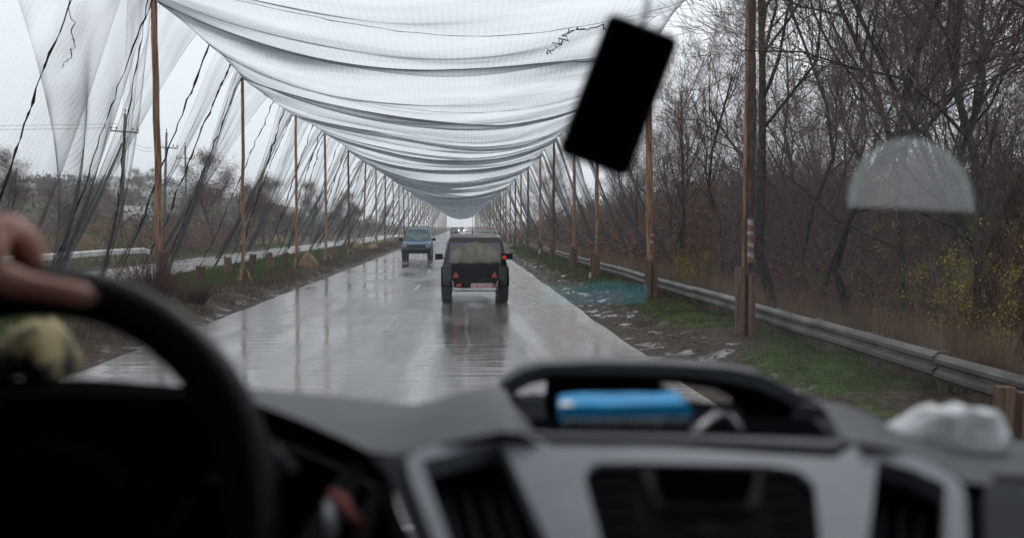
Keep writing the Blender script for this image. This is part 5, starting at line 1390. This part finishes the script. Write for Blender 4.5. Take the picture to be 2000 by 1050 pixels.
for v in ld.data.vertices:
    k_ = max(0, (v.co.z - .018)) / .024
    v.co.x += .0035 * k_ * math.sin(v.co.y * 190 + v.co.z * 160); v.co.z += .0028 * k_ * math.sin(v.co.x * 230 + v.co.y * 120); v.co.y += .003 * k_ * math.sin(v.co.x * 170)
tag(ct, 'white lidded plastic food container on the dashboard at the right edge', 'container')
# lighter and red cord by the switches
k1 = empty('lighter', onp(SP, 660, 1055, .02)); mb = MB(); e = (onp(SP, 658, 1010, .02) - k1.location); mb.tube([e * -.6, e], .0052, 12); mb.build('barrel', M['lampglass'], k1, smooth=True)
tag(k1, 'pale stick-shaped lighter standing by the switch panel', 'lighter')
M['redcord'] = pbr('red_cord', (.42, .05, .045), .7, col2=(.28, .10, .09), scale=200)
P = [onp(SP, x, y, .022) for x, y in ((655, 1004), (664, 996), (678, 1000), (688, 1014), (694, 1030), (706, 1040), (722, 1060))]
mb = MB(); mb.tube(P, [.003, .005, .0042, .006, .005, .0045, .004], 8); o = mb.build('key_cord', M['redcord'], None, smooth=True); tag(o, 'red cord of a key hanging beside the pale lighter', 'key cord')
# khaki cloth bundle behind the wheel
mb = MB(); nq, mq = 26, 14; rings = []; o0 = U(55, 738, .985)
for i in range(nq):
    u = i / (nq - 1); px = -170 + 300 * u
    hh = np.interp(px, [-160, -60, 0, 40, 80, 105, 128, 142], [20, 40, 66, 98, 120, 108, 70, 12]) * .985 / F
    c = U(px, 738, .985); ring = []
    for j in range(mq):
        a = 2 * math.pi * j / mq
        f = 1 + .16 * math.sin(3 * a + i * .9) + .10 * math.sin(5 * a + i * 2.1) + .06 * math.sin(9 * a - i * 1.3)
        ring.append((c.x, c.y + math.cos(a) * (.035 + hh * .3) * f, c.z + hh * (.5 + .5 * math.sin(a) * f)))
    rings.append(ring)
mb.loft(rings)
def camo():
    m, t, out = new_mat('khaki_camouflage'); L = t.links.new; p = t.nodes.new('ShaderNodeBsdfPrincipled'); p.inputs['Roughness'].default_value = .95; L(p.outputs[0], out.inputs[0])
    tc = t.nodes.new('ShaderNodeTexCoord'); n = t.nodes.new('ShaderNodeTexNoise'); n.inputs['Scale'].default_value = 26; n.inputs['Detail'].default_value = 2; L(tc.outputs['Object'], n.inputs['Vector'])
    r = t.nodes.new('ShaderNodeValToRGB'); e = r.color_ramp.elements; r.color_ramp.interpolation = 'EASE'
    e[0].position = .44; e[0].color = (.022, .022, .016, 1); e[1].position = .6; e[1].color = (.34, .27, .14, 1)
    x = e.new(.5); x.color = (.12, .11, .065, 1); L(n.outputs['Fac'], r.inputs[0]); L(r.outputs[0], p.inputs['Base Color'])
    return m
M['camo'] = camo()
tag(mb.build('cloth_bundle', M['camo'], None, smooth=True), 'khaki and olive camouflage cloth bundle on the dash behind the steering wheel', 'cloth')

# teal cloth added out of view, only to put its reflection in the glass
mb = MB(); nq = 9; rings = []
for i in range(nq):
    u = i / (nq - 1); x = .135 + .182 * u; rings.append([(x, 1.512 + .004 * math.sin(u * 7), 1.765), (x, 1.548 + .003 * math.sin(u * 5), 1.745), (x, 1.546, 1.725), (x, 1.514, 1.745)])
mb.loft(rings); tag(mb.build('reflection_cloth', pbr('teal_reflection_cloth', (.04, .62, .54), .9, col2=(.04, .38, .66), scale=9, lo=.4, hi=.6), None), 'added teal cloth hidden under the glass to make the blue-green reflection beside the guardrail', 'cloth')

# phone hanging before the glass
PD = 1.0
pc = U(1208, 187, PD); ax = (U(1275, 211, PD) - U(1142, 161, PD)).normalized(); up = (U(1256, 53, PD) - U(1161, 318, PD)); up = (up - ax * up.dot(ax)).normalized(); nn_ = ax.cross(up)
mat3 = Matrix((ax, up, nn_)).transposed()
ph = empty('phone', pc); ph.rotation_euler = mat3.to_euler()
W2 = 149 / F * PD / 2; H2 = 293 / F * PD / 2
def rr2(w, h, r, z, n=5):
    o = []
    for cx, cy, a0 in ((w - r, h - r, 0), (-w + r, h - r, 90), (-w + r, -h + r, 180), (w - r, -h + r, 270)):
        for i in range(n + 1):
            a = R(a0 + 90 * i / n); o.append((cx + r * math.cos(a), cy + r * math.sin(a), z))
    return o
mb = MB(); mb.loft([rr2(W2 - .002, H2 - .002, .009, -.0045), rr2(W2, H2, .01, -.002), rr2(W2, H2, .01, .002), rr2(W2 - .002, H2 - .002, .009, .0045)]); mb.build('case', pbr('phone_case', (.008, .008, .009), .45, spec=.3), ph, smooth=False)
mb = MB(); mb.ext(rr2(W2 - .005, H2 - .005, .007, .0047), [], (0, 0, .0004)); mb.build('glass_face', M['screen'], ph)
mb = MB(); mb.box((.01, .0, -.014), (.05, .05, .02)); mb.build('holder', M['black'], ph, bevel=.004)
tag(ph, 'black phone hanging tilted from the top of the windscreen', 'phone')
hz, _ = ws_pt(1268, -60, .01); mid = U(1262, 30, 1.02); hk = U(1240, 90, 1.015)
mb = MB(); mb.tube([hz, mid, hk], .0035, 8); o = mb.build('phone_strap', M['lampglass'], None, smooth=True); tag(o, 'thin pale strap running up from the phone to the windscreen', 'strap')

# ------------------------------------------------------------------ driver
skin = pbr('skin', (0.60, 0.35, 0.28), .55, col2=(0.52, 0.23, 0.18), scale=14)
skin.node_tree.nodes['Principled BSDF'].inputs['Subsurface Weight'].default_value = .15
skin.node_tree.nodes['Principled BSDF'].inputs['Subsurface Radius'].default_value = (.01, .004, .002)
def skinned(name, chains, mat, parent, sub=2):
    """chains: list of (points, radii, root_link) ; root_link=(chain, index) joins the first vertex to that vertex"""
    V, E, Rd = [], [], []; off = []
    roots = []
    for pts, rad, lk in chains:
        o = len(V); off.append(o)
        V += [tuple(p) for p in pts]; Rd += list(rad); E += [(o + i, o + i + 1) for i in range(len(pts) - 1)]
        if lk is not None: E.append((off[lk[0]] + lk[1], o))
        else: roots.append(o)
    me = bpy.data.meshes.new(name); me.from_pydata(V, E, []); me.materials.append(mat)
    o = link(name, me, parent)
    sk = o.modifiers.new('skin', 'SKIN'); sk.use_smooth_shade = True; sk.branch_smoothing = .5
    if not me.skin_vertices: pass
    sv = me.skin_vertices[0].data
    for i, r in enumerate(Rd): sv[i].radius = (r, r) if not isinstance(r, tuple) else r; sv[i].use_root = i in roots
    sb = o.modifiers.new('sub', 'SUBSURF'); sb.levels = sub; sb.render_levels = sub
    return o
top = wp(R(92), RR)          # rim point under the hand
HD = .79
wr = U(-175, 470, .745); palm = U(-60, 500, HD - .012); 
chains = [
 # 0 spine and head
 ([(-.40, -.42, 1.35), (-.40, -.40, 1.60), (-.40, -.36, 1.85), (-.40, -.33, 2.05), (-.40, -.32, 2.16), (-.40, -.30, 2.27), (-.40, -.29, 2.40)], [(.17, .13), (.15, .12), (.17, .13), (.14, .10), .058, .085, .08], None),
 # 1 left arm to the rim
 ([(-.57, -.33, 2.05), (-.66, -.10, 1.88), (-.70, .12, 1.80), (-.60, .45, 1.93), (wr.x, wr.y, wr.z), (palm.x, palm.y, palm.z)], [.062, .052, .045, .040, .026, (.034, .018)], (0, 3)),
 # 2 right arm resting low
 ([(-.23, -.33, 2.05), (-.16, -.25, 1.85), (-.15, -.12, 1.68), (-.24, .12, 1.60), (-.34, .28, 1.58)], [.06, .048, .042, .036, .026], (0, 3)),
 # legs
 ([(-.50, -.30, 1.28), (-.52, .05, 1.26), (-.52, .20, 1.22), (-.52, .28, .85), (-.52, .42, .60)], [.09, .08, .07, .055, .045], (0, 0)),
 ([(-.30, -.30, 1.28), (-.28, .05, 1.26), (-.28, .20, 1.22), (-.28, .28, .85), (-.28, .42, .60)], [.09, .08, .07, .055, .045], (0, 0)),
]
body = skinned('person', chains, skin, None)
tag(body, 'driver at the left edge, one hand resting over the top of the steering wheel', 'person')
# fingers: rooted in the palm, curling over the rim, the thumb lying along it
def hand_part(name, pts, rad): return skinned(name, [(pts, rad, None)], skin, body)
# the hand itself, continuous with its fingers
hc = [
 ([U(-150, 480, .745), U(-85, 480, .76), U(-35, 478, .77), U(2, 472, .777)], [.024, (.030, .024), (.031, .026), (.027, .024)], None),
 # fingers: over the top of the rim and down behind it, knuckles highest
 ([U(26, 440, .782), U(52, 462, .790), U(68, 498, .806), U(62, 545, .838)], [.0135, .0105, .0092, .008], (0, 3)),
 ([U(6, 436, .795), U(30, 455, .808), U(44, 500, .826), U(36, 550, .842)], [.0135, .0108, .0095, .008], (0, 3)),
 ([U(-40, 438, .803), U(-20, 454, .814), U(-8, 500, .832), U(-14, 552, .842)], [.013, .0102, .009, .008], (0, 2)),
 ([U(-85, 448, .805), U(-68, 468, .816), U(-58, 510, .832), U(-62, 550, .838)], [.012, .009, .008, .007], (0, 1)),
 # thumb lying along the front of the rim
 ([U(-30, 530, .765), U(40, 555, .760), U(98, 566, .758), U(148, 574, .758), U(184, 582, .760)], [.0165, .0115, .0098, .0103, .0082], (0, 2)),
]
hnd = skinned('hand', hc, skin, body)
mb = MB(); mb.ext([U(166, 566, .7495), U(186, 571, .7505), U(190, 581, .752), U(183, 589, .7515), U(166, 587, .750)], [], (0, .002, 0)); mb.build('thumb_nail', pbr('nail', (.5, .3, .25), .35), hnd, bevel=.001)
jk = pbr('dark_jacket', (.035, .035, .03), .95, col2=(.02, .02, .018), scale=18)
jc = [([(-.40, -.42, 1.36), (-.40, -.40, 1.60), (-.40, -.36, 1.85), (-.40, -.33, 2.06), (-.40, -.32, 2.13)], [(.19, .15), (.17, .14), (.19, .15), (.155, .115), .075], None),
      ([(-.57, -.33, 2.05), (-.66, -.10, 1.88), (-.70, .12, 1.80), (-.62, .42, 1.915)], [.075, .065, .056, .048], (0, 3)),
      ([(-.23, -.33, 2.05), (-.16, -.25, 1.85), (-.15, -.12, 1.68), (-.23, .10, 1.605)], [.072, .06, .053, .044], (0, 3))]
skinned('jacket', jc, jk, body)
mb = MB(); rings = []
for z, s in ((2.33, 1.0), (2.40, 1.05), (2.47, .95), (2.50, .6)):
    rings.append([(-.40 + math.cos(b) * .088 * s, -.30 + math.sin(b) * .10 * s, z) for b in [2 * math.pi * i / 20 for i in range(20)]])
mb.loft(rings); mb.build('hair', pbr('dark_hair', (.03, .022, .016), .9), body, smooth=True)
# seats
for sx, lab in ((-.40, 'driver seat of the van behind the camera, dark fabric'), (.55, 'passenger seat of the van behind the camera, dark fabric')):
    s_ = empty('seat', (sx, -.45, .46)); mb = MB(); mb.box((0, .1, .52), (.50, .52, .16)); mb.build('cushion', M['cabin'], s_, bevel=.05)
    mb = MB(); mb.box((0, -.22, .95), (.48, .12, .85), Matrix.Rotation(R(-8), 3, 'X')); mb.build('backrest', M['cabin'], s_, bevel=.05)
    mb = MB(); mb.box((0, .08, .2), (.4, .42, .5)); mb.build('pedestal', M['black'], s_); tag(s_, lab, 'seat')

# ------------------------------------------------------------------ damp air
mb = MB(); mb.box((0, 670, 28), (1780, 1470, 62)); hb = mb.build('haze', M['white'], None)
hb.data.materials.clear()
m, t, out = new_mat('damp_air'); vp = t.nodes.new('ShaderNodeVolumePrincipled')
vp.inputs['Color'].default_value = (.93, .95, .98, 1); vp.inputs['Density'].default_value = 0.00072; vp.inputs['Anisotropy'].default_value = .2
t.links.new(vp.outputs[0], out.inputs['Volume']); hb.data.materials.append(m); tag(hb, kind='stuff')
